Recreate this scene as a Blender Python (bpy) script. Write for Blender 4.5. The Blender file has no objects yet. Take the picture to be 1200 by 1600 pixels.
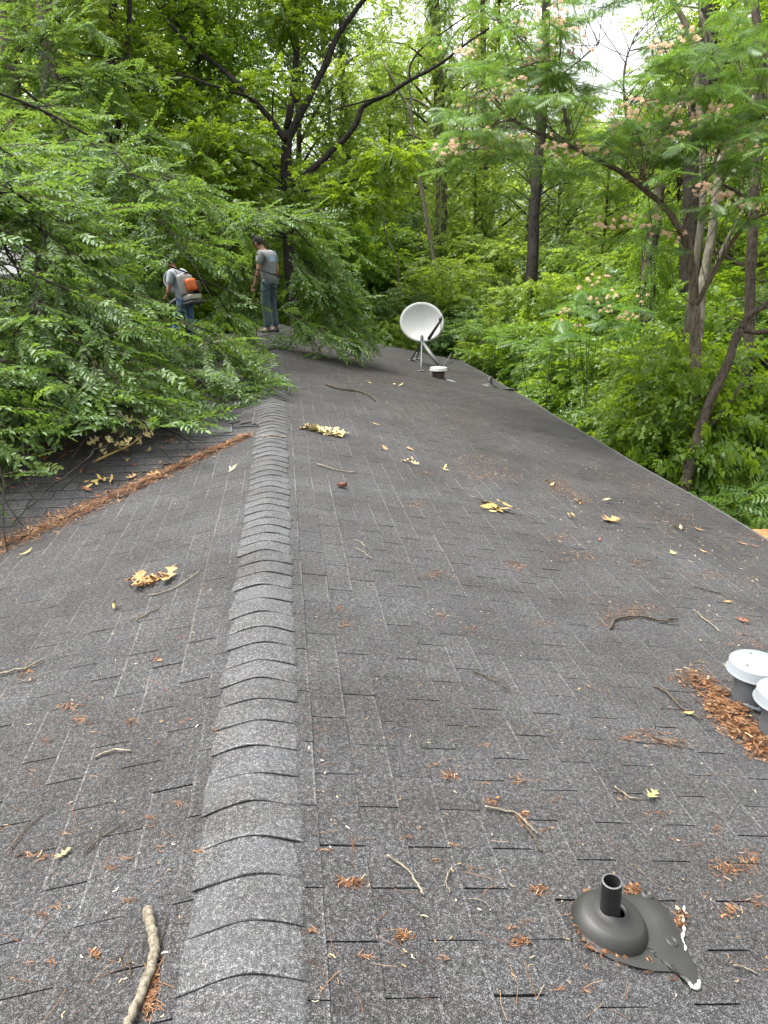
import bpy, bmesh, math, random
import numpy as np
from mathutils import Vector, Matrix

random.seed(7)
RNG = np.random.default_rng(11)
scene = bpy.context.scene
COL = scene.collection
rad = math.radians

# ------------------------------------------------------------------ camera
PITCH, YAW, EYE, CAMX, FPX = 19.3566, 7.5706, 1.5, 0.15, 1150.0
cam_d = bpy.data.cameras.new('camera')
cam_d.sensor_fit = 'VERTICAL'
cam_d.sensor_height = 36.0
cam_d.sensor_width = 27.0
cam_d.lens = 36.0 * FPX / 1600.0
cam_d.clip_start = 0.05
cam_d.clip_end = 2000
cam = bpy.data.objects.new('camera', cam_d)
COL.objects.link(cam)
cam.location = (CAMX, 0, EYE)
cam.rotation_euler = (rad(90 - PITCH), 0, rad(-YAW))
scene.camera = cam

# ------------------------------------------------------------------ sky and light (overcast, bright)
world = bpy.data.worlds.new('World')
scene.world = world
world.use_nodes = True
wn = world.node_tree
wn.nodes.clear()
SUN_EL, SUN_AZ = 68.0, -62.0
sky = wn.nodes.new('ShaderNodeTexSky')
sky.sky_type = 'NISHITA'
sky.sun_disc = False
sky.sun_elevation = rad(SUN_EL)
sky.sun_rotation = rad(SUN_AZ)
sky.air_density = 1.3
sky.dust_density = 6.0
sky.ozone_density = 1.0
hs = wn.nodes.new('ShaderNodeHueSaturation')
hs.inputs['Saturation'].default_value = 0.22
hs.inputs['Value'].default_value = 1.0
wbg = wn.nodes.new('ShaderNodeBackground')
wbg.inputs['Strength'].default_value = 0.15
wout = wn.nodes.new('ShaderNodeOutputWorld')
wn.links.new(sky.outputs[0], hs.inputs['Color'])
wn.links.new(hs.outputs[0], wbg.inputs['Color'])
wn.links.new(wbg.outputs[0], wout.inputs['Surface'])

sun_d = bpy.data.lights.new('sun', 'SUN')
sun_d.energy = 1.2
sun_d.angle = rad(25)
sun_d.color = (1.0, 0.97, 0.92)
sun = bpy.data.objects.new('sun', sun_d)
COL.objects.link(sun)
# towards the sun: azimuth measured from +Y towards +X
sdir = Vector((math.sin(rad(SUN_AZ)) * math.cos(rad(SUN_EL)), math.cos(rad(SUN_AZ)) * math.cos(rad(SUN_EL)), math.sin(rad(SUN_EL))))
sun.rotation_euler = sdir.to_track_quat('Z', 'Y').to_euler()
sun.location = (0, 0, 40)

vs = scene.view_settings
vs.view_transform = 'Standard'
vs.look = 'None'
vs.gamma = 1.0
vs.use_curve_mapping = False
vs.exposure = 2.03
cy = scene.cycles
cy.max_bounces = 6
cy.diffuse_bounces = 3
cy.glossy_bounces = 2
cy.transmission_bounces = 3
cy.transparent_max_bounces = 6
cy.caustics_reflective = False
cy.caustics_refractive = False
cy.use_denoising = True

# ------------------------------------------------------------------ layout helpers
_f = np.array([math.sin(rad(YAW)) * math.cos(rad(PITCH)), math.cos(rad(YAW)) * math.cos(rad(PITCH)), -math.sin(rad(PITCH))])
_r = np.array([math.cos(rad(YAW)), -math.sin(rad(YAW)), 0.0])
_u = np.cross(_r, _f)
_c = np.array([CAMX, 0.0, EYE])

def P(x, y, d):
    """place named by its position in the photograph (1200x1600) and its distance in metres"""
    return _c + d * (_f + _r * (x - 600) / FPX + _u * (800 - y) / FPX)

def proj(p):
    q = np.asarray(p, float) - _c
    w = q @ _f
    return 600 + FPX * (q @ _r) / w, 800 - FPX * (q @ _u) / w, w

S = 0.21              # roof pitch
HW = 4.3              # half width of the main roof
Y0, Y1 = -2.2, 17.4   # ridge ends
WY = 6.72             # ridge of the side wing
WX = -5.6             # gable end of the wing
GROUND = -3.6

def sag(x, y):
    x, y = float(x), float(y)
    f = math.exp(-abs(x) / 2.2)
    return f * (0.035 * math.exp(-((y - 11.7) / 1.1) ** 2) - 0.06 * math.exp(-((y - 13.4) / 0.9) ** 2)) \
        + 0.010 * math.sin(y * 0.9 + x * 0.5) * min(1, abs(x) / 1.5) + 0.006 * math.sin(y * 2.1 - x * 1.3)

def roof_z(x, y):
    z = -S * abs(x)
    if x < 0 and x > WX:
        z = max(z, -S * abs(y - WY))
    return z + sag(x, y)

def roof_n(x, y, e=0.05):
    zx = (roof_z(x + e, y) - roof_z(x - e, y)) / (2 * e)
    zy = (roof_z(x, y + e) - roof_z(x, y - e)) / (2 * e)
    n = np.array([-zx, -zy, 1.0])
    return n / np.linalg.norm(n)

def on_roof(x, y, lift=0.0):
    """point of the roof surface seen at a place in the photograph"""
    dr = _f + _r * (x - 600) / FPX + _u * (800 - y) / FPX
    t0, t = 0.6, 0.6
    while t < 40:
        p = _c + dr * t
        if p[2] < roof_z(p[0], p[1]) + 0.011:
            break
        t0 = t
        t += 0.05
    lo, hi = t0, t
    for _ in range(25):
        m = (lo + hi) / 2
        p = _c + dr * m
        if p[2] < roof_z(p[0], p[1]) + 0.011:
            hi = m
        else:
            lo = m
    p = _c + dr * hi
    return p + np.array([0, 0, lift])

def tag(o, label=None, cat=None, group=None, kind=None):
    if label: o['label'] = label
    if cat: o['category'] = cat
    if group: o['group'] = group
    if kind: o['kind'] = kind
    return o

def empty(name, loc=(0, 0, 0), rz=0.0):
    o = bpy.data.objects.new(name, None)
    o.empty_display_size = 0.2
    COL.objects.link(o)
    o.location = loc
    o.rotation_euler = (0, 0, rz)
    return o

def link(name, me, parent=None, mat=None, smooth=False):
    if mat is not None and len(me.materials) == 0:
        me.materials.append(mat)
    if smooth:
        me.polygons.foreach_set('use_smooth', np.ones(len(me.polygons), bool))
    o = bpy.data.objects.new(name, me)
    COL.objects.link(o)
    if parent is not None:
        o.parent = parent
    return o

def np_mesh(name, V, F, rnd=None):
    """V (n,3); F (m,k) with one k"""
    V = np.asarray(V, np.float32)
    F = np.asarray(F, np.int32)
    me = bpy.data.meshes.new(name)
    m, k = F.shape
    me.vertices.add(len(V))
    me.vertices.foreach_set('co', V.ravel())
    me.loops.add(m * k)
    me.loops.foreach_set('vertex_index', F.ravel())
    me.polygons.add(m)
    me.polygons.foreach_set('loop_start', np.arange(0, m * k, k, dtype=np.int32))
    me.polygons.foreach_set('loop_total', np.full(m, k, np.int32))
    me.update(calc_edges=True)
    if rnd is not None:
        a = me.attributes.new('rnd', 'FLOAT', 'FACE')
        a.data.foreach_set('value', np.asarray(rnd, np.float32))
    return me

class MB:
    """collects polygons for one mesh"""
    def __init__(s):
        s.v, s.f, s.m = [], [], []
    def add(s, V, F, mi=0):
        b = len(s.v)
        s.v.extend([tuple(map(float, p)) for p in V])
        s.f.extend([tuple(int(i) + b for i in q) for q in F])
        s.m.extend([mi] * len(F))
        return s
    def box(s, lo, hi, mi=0):
        x0, y0, z0 = lo; x1, y1, z1 = hi
        return s.add([(x0,y0,z0),(x1,y0,z0),(x1,y1,z0),(x0,y1,z0),(x0,y0,z1),(x1,y0,z1),(x1,y1,z1),(x0,y1,z1)],
                     [(0,3,2,1),(4,5,6,7),(0,1,5,4),(1,2,6,5),(2,3,7,6),(3,0,4,7)], mi)
    def tube(s, pts, radii, n=8, mi=0, cap=True):
        V, F = tube(pts, radii, n)
        b = len(s.v)
        s.add(V, F, mi)
        if cap:
            k = len(pts)
            s.f.append(tuple(b + i for i in reversed(range(n)))); s.m.append(mi)
            s.f.append(tuple(b + (k - 1) * n + i for i in range(n))); s.m.append(mi)
        return s
    def lathe(s, prof, n=32, M=None, mi=0, closed=False):
        V, F = [], []
        for (r, z) in prof:
            for i in range(n):
                a = 2 * math.pi * i / n
                V.append((r * math.cos(a), r * math.sin(a), z))
        k = len(prof)
        for j in range(k - 1 + (1 if closed else 0)):
            j2 = (j + 1) % k
            for i in range(n):
                F.append((j*n+i, j*n+(i+1)%n, j2*n+(i+1)%n, j2*n+i))
        if M is not None:
            V = [M @ Vector(v) for v in V]
        return s.add(V, F, mi)
    def build(s, name, mats, parent=None, smooth=False):
        me = bpy.data.meshes.new(name)
        me.from_pydata(s.v, [], s.f)
        for m in (mats if isinstance(mats, (list, tuple)) else [mats]):
            me.materials.append(m)
        me.polygons.foreach_set('material_index', np.array(s.m, np.int32))
        if smooth:
            me.polygons.foreach_set('use_smooth', np.ones(len(s.f), bool))
        me.update()
        o = bpy.data.objects.new(name, me)
        COL.objects.link(o)
        if parent is not None:
            o.parent = parent
        return o

def tube(pts, radii, n=8):
    pts = np.asarray(pts, float)
    radii = np.broadcast_to(np.asarray(radii, float), (len(pts),))
    T = np.gradient(pts, axis=0)
    T /= np.linalg.norm(T, axis=1)[:, None] + 1e-9
    ref = np.array([0, 0, 1.0]) if abs(T[0][2]) < 0.9 else np.array([1.0, 0, 0])
    V = []
    a = np.linspace(0, 2 * np.pi, n, endpoint=False)
    for i in range(len(pts)):
        A = np.cross(T[i], ref); A /= np.linalg.norm(A) + 1e-9
        B = np.cross(A, T[i])
        ref = np.cross(T[i], A) * -1
        ref = B
        V.append(pts[i] + radii[i] * (np.cos(a)[:, None] * A + np.sin(a)[:, None] * B))
    V = np.concatenate(V)
    F = []
    for j in range(len(pts) - 1):
        for i in range(n):
            F.append((j*n+i, j*n+(i+1) % n, (j+1)*n+(i+1) % n, (j+1)*n+i))
    return V, np.array(F)

def smooth_line(pts, k=5):
    """Catmull-Rom through the points"""
    pts = np.asarray(pts, float)
    if len(pts) < 3:
        return np.array([pts[0] + (pts[-1] - pts[0]) * t for t in np.linspace(0, 1, k + 1)])
    p = np.vstack([2 * pts[0] - pts[1], pts, 2 * pts[-1] - pts[-2]])
    out = []
    for i in range(1, len(p) - 2):
        for t in np.linspace(0, 1, k, endpoint=False):
            a, b, c, d = p[i-1], p[i], p[i+1], p[i+2]
            out.append(0.5 * (2*b + (c-a)*t + (2*a-5*b+4*c-d)*t*t + (3*b-a-3*c+d)*t**3))
    out.append(pts[-1])
    return np.array(out)

# ------------------------------------------------------------------ materials
def new_mat(name):
    m = bpy.data.materials.new(name)
    m.use_nodes = True
    nt = m.node_tree
    nt.nodes.clear()
    out = nt.nodes.new('ShaderNodeOutputMaterial')
    return m, nt, out

def ramp(nt, stops, fac):
    r = nt.nodes.new('ShaderNodeValToRGB')
    e = r.color_ramp.elements
    while len(e) > 1:
        e.remove(e[-1])
    e[0].position = stops[0][0]
    e[0].color = (*stops[0][1], 1) if len(stops[0][1]) == 3 else stops[0][1]
    for p, c in stops[1:]:
        x = e.new(p)
        x.color = (*c, 1)
    nt.links.new(fac, r.inputs[0])
    return r.outputs[0]

def noise(nt, scale, detail=2.0, vec=None, rough=0.5, dist=0.0):
    n = nt.nodes.new('ShaderNodeTexNoise')
    n.inputs['Scale'].default_value = scale
    n.inputs['Detail'].default_value = detail
    n.inputs['Roughness'].default_value = rough
    n.inputs['Distortion'].default_value = dist
    if vec is not None:
        nt.links.new(vec, n.inputs['Vector'])
    return n.outputs['Fac']

def position(nt):
    return nt.nodes.new('ShaderNodeNewGeometry').outputs['Position']

def mixc(nt, fac, a, b, mode='MIX'):
    m = nt.nodes.new('ShaderNodeMix')
    m.data_type = 'RGBA'
    m.blend_type = mode
    for s_, v in ((m.inputs[0], fac), (m.inputs[6], a), (m.inputs[7], b)):
        if isinstance(v, (int, float)):
            s_.default_value = v
        elif isinstance(v, tuple):
            s_.default_value = (*v, 1)
        else:
            nt.links.new(v, s_)
    return m.outputs[2]

def math_n(nt, op, a, b=None):
    m = nt.nodes.new('ShaderNodeMath')
    m.operation = op
    for i, v in enumerate((a, b)):
        if v is None: continue
        if isinstance(v, (int, float)):
            m.inputs[i].default_value = v
        else:
            nt.links.new(v, m.inputs[i])
    return m.outputs[0]

def attr(nt, name='rnd'):
    a = nt.nodes.new('ShaderNodeAttribute')
    a.attribute_name = name
    return a.outputs['Fac']

def principled(nt, out, color, rough=0.6, bump=None, bump_s=0.3, metal=0.0, spec=0.5):
    p = nt.nodes.new('ShaderNodeBsdfPrincipled')
    if isinstance(color, tuple):
        p.inputs['Base Color'].default_value = (*color, 1)
    else:
        nt.links.new(color, p.inputs['Base Color'])
    if isinstance(rough, (int, float)):
        p.inputs['Roughness'].default_value = rough
    else:
        nt.links.new(rough, p.inputs['Roughness'])
    p.inputs['Metallic'].default_value = metal
    p.inputs['Specular IOR Level'].default_value = spec
    if bump is not None:
        b = nt.nodes.new('ShaderNodeBump')
        b.inputs['Strength'].default_value = bump_s
        b.inputs['Distance'].default_value = 0.01
        nt.links.new(bump, b.inputs['Height'])
        nt.links.new(b.outputs[0], p.inputs['Normal'])
    nt.links.new(p.outputs[0], out.inputs['Surface'])
    return p

def mat_plain(name, color, rough=0.6, var=0.25, scale=30, metal=0.0, bump=0.1):
    m, nt, out = new_mat(name)
    n = noise(nt, scale, 4, position(nt))
    c = mixc(nt, n, tuple(x * (1 - var) for x in color), tuple(min(1, x * (1 + var)) for x in color))
    principled(nt, out, c, rough, n, bump, metal)
    return m

def mat_shingle(name, light=1.0, worn=0.0):
    m, nt, out = new_mat(name)
    pos = position(nt)
    g1 = noise(nt, 300, 2.0, pos, 0.75)
    g2 = noise(nt, 85, 2.0, pos, 0.6)
    gran = math_n(nt, 'ADD', math_n(nt, 'MULTIPLY', g1, 0.72), math_n(nt, 'MULTIPLY', g2, 0.28))
    k = light
    col = ramp(nt, [(0.36, (0.020*k, 0.020*k, 0.020*k)), (0.46, (0.060*k, 0.060*k, 0.060*k)), (0.54, (0.130*k, 0.130*k, 0.130*k)),
                    (0.65, (0.42*k, 0.42*k, 0.42*k))], gran)
    # weathering: pale worn granules, brown-black algae streaks running down the slope
    blot = noise(nt, 1.6, 5, pos, 0.6)
    mp = nt.nodes.new('ShaderNodeMapping')
    mp.inputs['Scale'].default_value = (0.35, 2.2, 0.35)
    nt.links.new(pos, mp.inputs[0])
    streak = noise(nt, 1.1, 5, mp.outputs[0], 0.65)
    tone = ramp(nt, [(0.30, (0.80, 0.79, 0.78)), (0.52, (1, 1, 1)), (0.72, (1.12, 1.12, 1.13))], blot)
    col = mixc(nt, 1.0, col, tone, 'MULTIPLY')
    stain = ramp(nt, [(0.40, (0.82, 0.80, 0.78)), (0.60, (1, 1, 1))], streak)
    col = mixc(nt, 1.0, col, stain, 'MULTIPLY')
    rn = ramp(nt, [(0.0, (0.92, 0.92, 0.93)), (0.25, (1.0, 1.0, 1.0)), (0.5, (1.07, 1.07, 1.07)), (0.8, (1.9, 1.9, 1.9)), (1.0, (2.8, 2.8, 2.8))], attr(nt))  # upper stops: painted edge highlight on tabs, wear on ridge caps
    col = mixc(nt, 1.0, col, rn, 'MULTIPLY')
    # old algae growth: the far and lower part of the roof is darker and browner
    sep = nt.nodes.new('ShaderNodeSeparateXYZ')
    nt.links.new(pos, sep.inputs[0])
    far = math_n(nt, 'ADD', math_n(nt, 'MULTIPLY', sep.outputs['Y'], 0.085), math_n(nt, 'MULTIPLY', sep.outputs['X'], 0.06))
    far = math_n(nt, 'ADD', far, math_n(nt, 'MULTIPLY', math_n(nt, 'SUBTRACT', noise(nt, 0.9, 4, pos), 0.5), 0.9))
    alg = ramp(nt, [(0.45, (1, 1, 1)), (1.0, (0.66, 0.63, 0.60))], far)
    col = mixc(nt, 1.0, col, alg, 'MULTIPLY')
    if worn:
        w = ramp(nt, [(0.35, (0, 0, 0)), (0.65, (1, 1, 1))], noise(nt, 5, 4, pos))
        col = mixc(nt, math_n(nt, 'MULTIPLY', w, worn), col, (0.13, 0.14, 0.15))
    principled(nt, out, col, 0.92, gran, 0.5, spec=0.2)
    return m

def mat_leaf(name, stops, trans=(0.25, 0.45, 0.03), tfac=0.45, gloss=0.07, hue=0.02, val=0.25):
    m, nt, out = new_mat(name)
    a = attr(nt)
    c = ramp(nt, stops, a)
    oi = nt.nodes.new('ShaderNodeObjectInfo')
    h = nt.nodes.new('ShaderNodeHueSaturation')
    mr = math_n(nt, 'ADD', math_n(nt, 'MULTIPLY', oi.outputs['Random'], hue), 0.5 - hue / 2)
    nt.links.new(mr, h.inputs['Hue'])
    mv = math_n(nt, 'ADD', math_n(nt, 'MULTIPLY', oi.outputs['Random'], val), 1 - val / 2)
    nt.links.new(mv, h.inputs['Value'])
    nt.links.new(c, h.inputs['Color'])
    d = nt.nodes.new('ShaderNodeBsdfDiffuse')
    nt.links.new(h.outputs[0], d.inputs[0])
    t = nt.nodes.new('ShaderNodeBsdfTranslucent')
    tc = mixc(nt, 0.55, h.outputs[0], trans)
    nt.links.new(tc, t.inputs[0])
    mx = nt.nodes.new('ShaderNodeMixShader')
    mx.inputs[0].default_value = tfac
    nt.links.new(d.outputs[0], mx.inputs[1])
    nt.links.new(t.outputs[0], mx.inputs[2])
    g = nt.nodes.new('ShaderNodeBsdfGlossy')
    g.inputs['Roughness'].default_value = 0.42
    g.inputs['Color'].default_value = (0.9, 1, 0.9, 1)
    mg = nt.nodes.new('ShaderNodeMixShader')
    mg.inputs[0].default_value = gloss
    nt.links.new(mx.outputs[0], mg.inputs[1])
    nt.links.new(g.outputs[0], mg.inputs[2])
    nt.links.new(mg.outputs[0], out.inputs['Surface'])
    return m

def mat_bark(name, dark, light, scale=6.0):
    m, nt, out = new_mat(name)
    pos = position(nt)
    mp = nt.nodes.new('ShaderNodeMapping')
    mp.inputs['Scale'].default_value = (1, 1, 0.18)
    nt.links.new(pos, mp.inputs[0])
    n = noise(nt, scale * 4, 6, mp.outputs[0], 0.7)
    lich = noise(nt, scale * 0.5, 4, pos)
    c = ramp(nt, [(0.35, dark), (0.62, light)], n)
    c = mixc(nt, ramp(nt, [(0.55, (0, 0, 0)), (0.7, (0.5, 0.5, 0.5))], lich), c, tuple(min(1, x * 1.6) for x in light))
    principled(nt, out, c, 0.95, n, 0.8, spec=0.15)
    return m

def mat_rnd(name, stops, rough=0.8):
    m, nt, out = new_mat(name)
    principled(nt, out, ramp(nt, stops, attr(nt)), rough, spec=0.2)
    return m

M = {}
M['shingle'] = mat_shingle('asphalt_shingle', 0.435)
M['cap'] = mat_shingle('ridge_cap_shingle', 0.64, 0.16)
M['deck'] = mat_plain('roof_underlay', (0.012, 0.012, 0.013), 0.95)
M['maple'] = mat_leaf('maple_leaf', [(0, (0.042, 0.092, 0.008)), (0.5, (0.088, 0.165, 0.013)), (1, (0.16, 0.25, 0.022))], (0.36, 0.50, 0.022), 0.56, 0.02)
M['bright'] = mat_leaf('bright_leaf', [(0, (0.068, 0.125, 0.014)), (0.5, (0.130, 0.205, 0.024)), (1, (0.21, 0.295, 0.045))], (0.40, 0.52, 0.05), 0.56, 0.02)
M['dull'] = mat_leaf('dull_leaf', [(0, (0.035, 0.07, 0.014)), (0.5, (0.07, 0.125, 0.026)), (1, (0.13, 0.19, 0.05))], (0.22, 0.36, 0.04), 0.45, 0.03)
M['elm'] = mat_leaf('elm_leaf', [(0, (0.026, 0.060, 0.009)), (0.5, (0.060, 0.118, 0.018)), (0.9, (0.115, 0.180, 0.045)), (1, (0.17, 0.23, 0.04))], (0.24, 0.38, 0.035), 0.46, 0.028)
M['mimosa'] = mat_leaf('mimosa_leaf', [(0, (0.040, 0.088, 0.014)), (0.6, (0.078, 0.148, 0.026)), (1, (0.12, 0.20, 0.04))], (0.22, 0.38, 0.04), 0.45, 0.03)
M['bark_dark'] = mat_bark('dark_bark', (0.006, 0.005, 0.0045), (0.032, 0.028, 0.024))
M['bark_brown'] = mat_bark('brown_bark', (0.016, 0.013, 0.010), (0.072, 0.059, 0.045))
M['bark_grey'] = mat_bark('grey_bark', (0.035, 0.030, 0.021), (0.13, 0.11, 0.078))
M['bark_pale'] = mat_bark('pale_bark', (0.05, 0.046, 0.034), (0.15, 0.137, 0.10))
M['twig'] = mat_bark('twig_bark', (0.028, 0.021, 0.014), (0.10, 0.08, 0.056), 20)
M['twig_pale'] = mat_bark('bleached_twig', (0.08, 0.068, 0.05), (0.24, 0.21, 0.16), 20)
M['straw'] = mat_rnd('brown_straw', [(0, (0.03, 0.016, 0.010)), (0.3, (0.09, 0.042, 0.02)), (0.65, (0.17, 0.075, 0.03)), (0.85, (0.24, 0.125, 0.06)), (1, (0.32, 0.24, 0.15))])
M['straw_dark'] = mat_rnd('old_litter', [(0, (0.05, 0.022, 0.012)), (0.5, (0.16, 0.06, 0.03)), (1, (0.32, 0.16, 0.08))])
M['dry_yellow'] = mat_plain('dry_yellow_leaf', (0.36, 0.255, 0.075), 0.7, 0.3, 60)
M['dry_pale'] = mat_plain('dry_pale_leaf', (0.40, 0.32, 0.14), 0.7, 0.25, 60)
M['dry_tan'] = mat_plain('dry_tan_leaf', (0.30, 0.165, 0.06), 0.7, 0.3, 60)
M['dry_red'] = mat_plain('dry_red_leaf', (0.20, 0.06, 0.03), 0.7, 0.3, 60)
M['speck'] = mat_rnd('pale_bits', [(0, (0.16, 0.10, 0.05)), (0.6, (0.30, 0.22, 0.12)), (1, (0.5, 0.46, 0.36))])
M['rubber'] = mat_plain('weathered_rubber', (0.014, 0.014, 0.012), 0.55, 0.55, 16, 0, 0.06)
M['pipe_black'] = mat_plain('black_pipe', (0.010, 0.010, 0.010), 0.5, 0.3, 25)
M['pipe_in'] = mat_plain('pipe_inside', (0.004, 0.004, 0.004), 0.8, 0.2, 25)
M['pipe_rim'] = mat_plain('pipe_rim', (0.06, 0.063, 0.063), 0.6, 0.2, 60)
M['white_seal'] = mat_plain('white_sealant', (0.40, 0.39, 0.37), 0.6, 0.08, 80)
M['vent_grey'] = mat_plain('painted_vent_grey', (0.165, 0.182, 0.192), 0.5, 0.18, 9, 0, 0.03)
M['vent_stack'] = mat_plain('vent_stack_grey', (0.06, 0.063, 0.065), 0.5, 0.25, 14, 0, 0.05)
M['rust'] = mat_plain('rusty_metal', (0.040, 0.022, 0.016), 0.8, 0.5, 25)
M['dish'] = mat_plain('dish_paint', (0.30, 0.31, 0.293), 0.5, 0.14, 5, 0, 0.02)
M['galv'] = mat_plain('galvanised_steel', (0.09, 0.092, 0.092), 0.5, 0.2, 30, 0.3)
M['dark_metal'] = mat_plain('dark_metal', (0.03, 0.03, 0.032), 0.5, 0.2, 30)
M['white_plastic'] = mat_plain('white_plastic', (0.25, 0.25, 0.24), 0.45, 0.08, 20)
M['orange'] = mat_plain('orange_plastic', (0.55, 0.11, 0.02), 0.4, 0.12, 20)
M['beige'] = mat_plain('beige_plastic', (0.30, 0.28, 0.23), 0.5, 0.12, 20)
M['skin'] = mat_plain('skin', (0.26, 0.13, 0.08), 0.6, 0.1, 20)
M['hair'] = mat_plain('black_hair', (0.004, 0.004, 0.0045), 0.95, 0.3, 60)
M['shirt_grey'] = mat_plain('grey_shirt', (0.16, 0.17, 0.168), 0.9, 0.12, 8)
M['shirt_white'] = mat_plain('white_shirt', (0.27, 0.30, 0.33), 0.9, 0.1, 8)
M['print'] = mat_plain('pale_blue_print', (0.3, 0.42, 0.52), 0.9, 0.15, 25)
M['jeans'] = mat_plain('blue_jeans', (0.09, 0.16, 0.26), 0.9, 0.35, 14)
M['trousers'] = mat_plain('grey_green_trousers', (0.050, 0.080, 0.092), 0.9, 0.35, 12)
M['shoe'] = mat_plain('dark_shoe', (0.03, 0.026, 0.024), 0.7, 0.3, 20)
M['wall'] = mat_plain('painted_siding', (0.55, 0.53, 0.48), 0.8, 0.08, 4)
M['white_wall'] = mat_plain('white_siding', (0.78, 0.79, 0.80), 0.7, 0.05, 3)
M['grey_roof'] = mat_plain('grey_roofing', (0.16, 0.16, 0.165), 0.9, 0.2, 12)
M['trim'] = mat_plain('metal_drip_edge', (0.045, 0.045, 0.042), 0.7, 0.4, 10)
M['glass'] = mat_plain('window_glass', (0.03, 0.04, 0.045), 0.08, 0.1, 2)
M['deck_wood'] = mat_bark('orange_deck_wood', (0.20, 0.075, 0.03), (0.36, 0.16, 0.07), 3)
M['flower'] = mat_leaf('silk_flower', [(0, (0.72, 0.68, 0.50)), (0.35, (0.76, 0.60, 0.44)), (1, (0.78, 0.46, 0.32))], (0.85, 0.62, 0.48), 0.5, 0.0, 0.0, 0.0)
M['bark_chip'] = mat_plain('red_bark', (0.09, 0.026, 0.016), 0.8, 0.3, 60)

def mat_ground():
    m, nt, out = new_mat('forest_floor')
    pos = position(nt)
    n = noise(nt, 3.0, 8, pos, 0.7)
    g = noise(nt, 0.5, 4, pos)
    c = ramp(nt, [(0.3, (0.02, 0.014, 0.008)), (0.55, (0.07, 0.045, 0.025)), (0.75, (0.12, 0.08, 0.04))], n)
    c = mixc(nt, ramp(nt, [(0.4, (0, 0, 0)), (0.6, (0.8, 0.8, 0.8))], g), c, (0.025, 0.05, 0.012))
    principled(nt, out, c, 1.0, n, 0.6, spec=0.1)
    return m
M['ground'] = mat_ground()

# ------------------------------------------------------------------ ground
def ground_z(x, y):
    r = np.hypot(x, y)
    rise = 0.075 * np.clip(y - 19, 0, 60) + 0.03 * np.clip(-x - 10, 0, 60)
    return GROUND + rise + 0.25 * np.sin(x * 0.21 + 1) * np.cos(y * 0.17) * np.clip((r - 14) / 10, 0, 1)

gx = np.concatenate([np.linspace(-500, -70, 12), np.linspace(-60, 60, 61), np.linspace(70, 500, 12)])
gy = np.concatenate([np.linspace(-500, -30, 10), np.linspace(-20, 90, 56), np.linspace(100, 600, 12)])
GX, GY = np.meshgrid(gx, gy, indexing='ij')
GV = np.stack([GX, GY, ground_z(GX, GY)], -1).reshape(-1, 3)
ny = len(gy)
GF = [(i*ny+j, (i+1)*ny+j, (i+1)*ny+j+1, i*ny+j+1) for i in range(len(gx)-1) for j in range(ny-1)]
g = link('ground', np_mesh('ground', GV, GF), None, M['ground'], True)
tag(g, 'leaf strewn forest floor around the house', kind='structure')

# ------------------------------------------------------------------ house with its shingled roof
house = empty('house', (0, 0, GROUND))
tag(house, 'low house with a dark grey shingled gable roof seen from its ridge', 'house')
def hpart(o):
    o.matrix_parent_inverse = Matrix.Translation((0, 0, -GROUND))
    return o

# roof deck: one closed-looking sheet with fascia thickness
rb = MB()
def sheet(fz, xs, ys):
    n = len(ys)
    V = [(x, y, fz(x, y)) for x in xs for y in ys]
    F = [(i*n+j, (i+1)*n+j, (i+1)*n+j+1, i*n+j+1) for i in range(len(xs)-1) for j in range(n-1)]
    rb.add(V, F)
xs = np.concatenate([np.linspace(-HW, -0.15, 14), [0.0], np.linspace(0.15, HW, 14)])
ys = np.linspace(Y0, Y1, 80)
sheet(lambda x, y: -S*abs(x) + sag(x, y) - 0.002, xs, ys)
sheet(lambda x, y: -S*abs(x) + sag(x, y) - 0.14, xs[::-1], ys)
wxs = np.linspace(WX, -0.02, 20)
wys = np.concatenate([np.linspace(WY-HW, WY-0.1, 14), [WY], np.linspace(WY+0.1, WY+HW, 14)])
sheet(lambda x, y: -S*abs(y-WY) + sag(x, y) - 0.003 if abs(y-WY) <= -x + 0.06 else -S*abs(x) + sag(x, y) - 0.05, wxs, wys)
roof = hpart(rb.build('roof', M['deck'], house))
tag(roof, 'dark grey asphalt shingle roof with curved ridge caps')
rp = Matrix.Translation((0, 0, 0))

TAB, EXPO = 0.305, 0.127
def tab_template(gap, bow, skew, lift):
    """x runs down the slope, y along the course, z off the roof"""
    w = (TAB - gap) / 2
    u0, u1 = -0.022, EXPO
    e_ = 0.0075
    z1 = 0.0108
    top = [(u0, -w, 0.004), (u1 - e_ + skew, -w, z1 + lift), (u1 - e_ + bow, 0, z1 + lift * 0.6), (u1 - e_ - skew, w, z1), (u0, w, 0.004),
           (u1 + skew, -w, z1 + lift - 0.0006), (u1 + bow, 0, z1 + lift * 0.6 - 0.0006), (u1 - skew, w, z1 - 0.0006)]
    bot = [(u0, -w, 0.0), (u1 + skew, -w, 0.0056 + lift * 0.5), (u1 + bow, 0, 0.0056 + lift * 0.5), (u1 - skew, w, 0.0056 + lift * 0.5), (u0, w, 0.0)]
    V = top + bot
    F = [(0, 1, 2), (0, 2, 4), (2, 3, 4), (1, 5, 6, 2), (2, 6, 7, 3), (0, 8, 9, 5, 1), (5, 9, 10, 6), (6, 10, 11, 7), (7, 11, 12, 4, 3)]
    return V, F
TABS = []
for i in range(14):
    gap = (0.0075, 0.007, 0.006, 0.0065, 0.008, 0.009, 0.005, 0.0045, 0.004, 0.0035, 0.003, 0.003, 0.0025, 0.0025)[i]
    TABS.append(tab_template(gap, random.uniform(-0.002, 0.002), random.uniform(-0.0025, 0.0025), random.choice([0, 0, 0, 0.001, 0.002])))
tab_meshes = []
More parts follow.
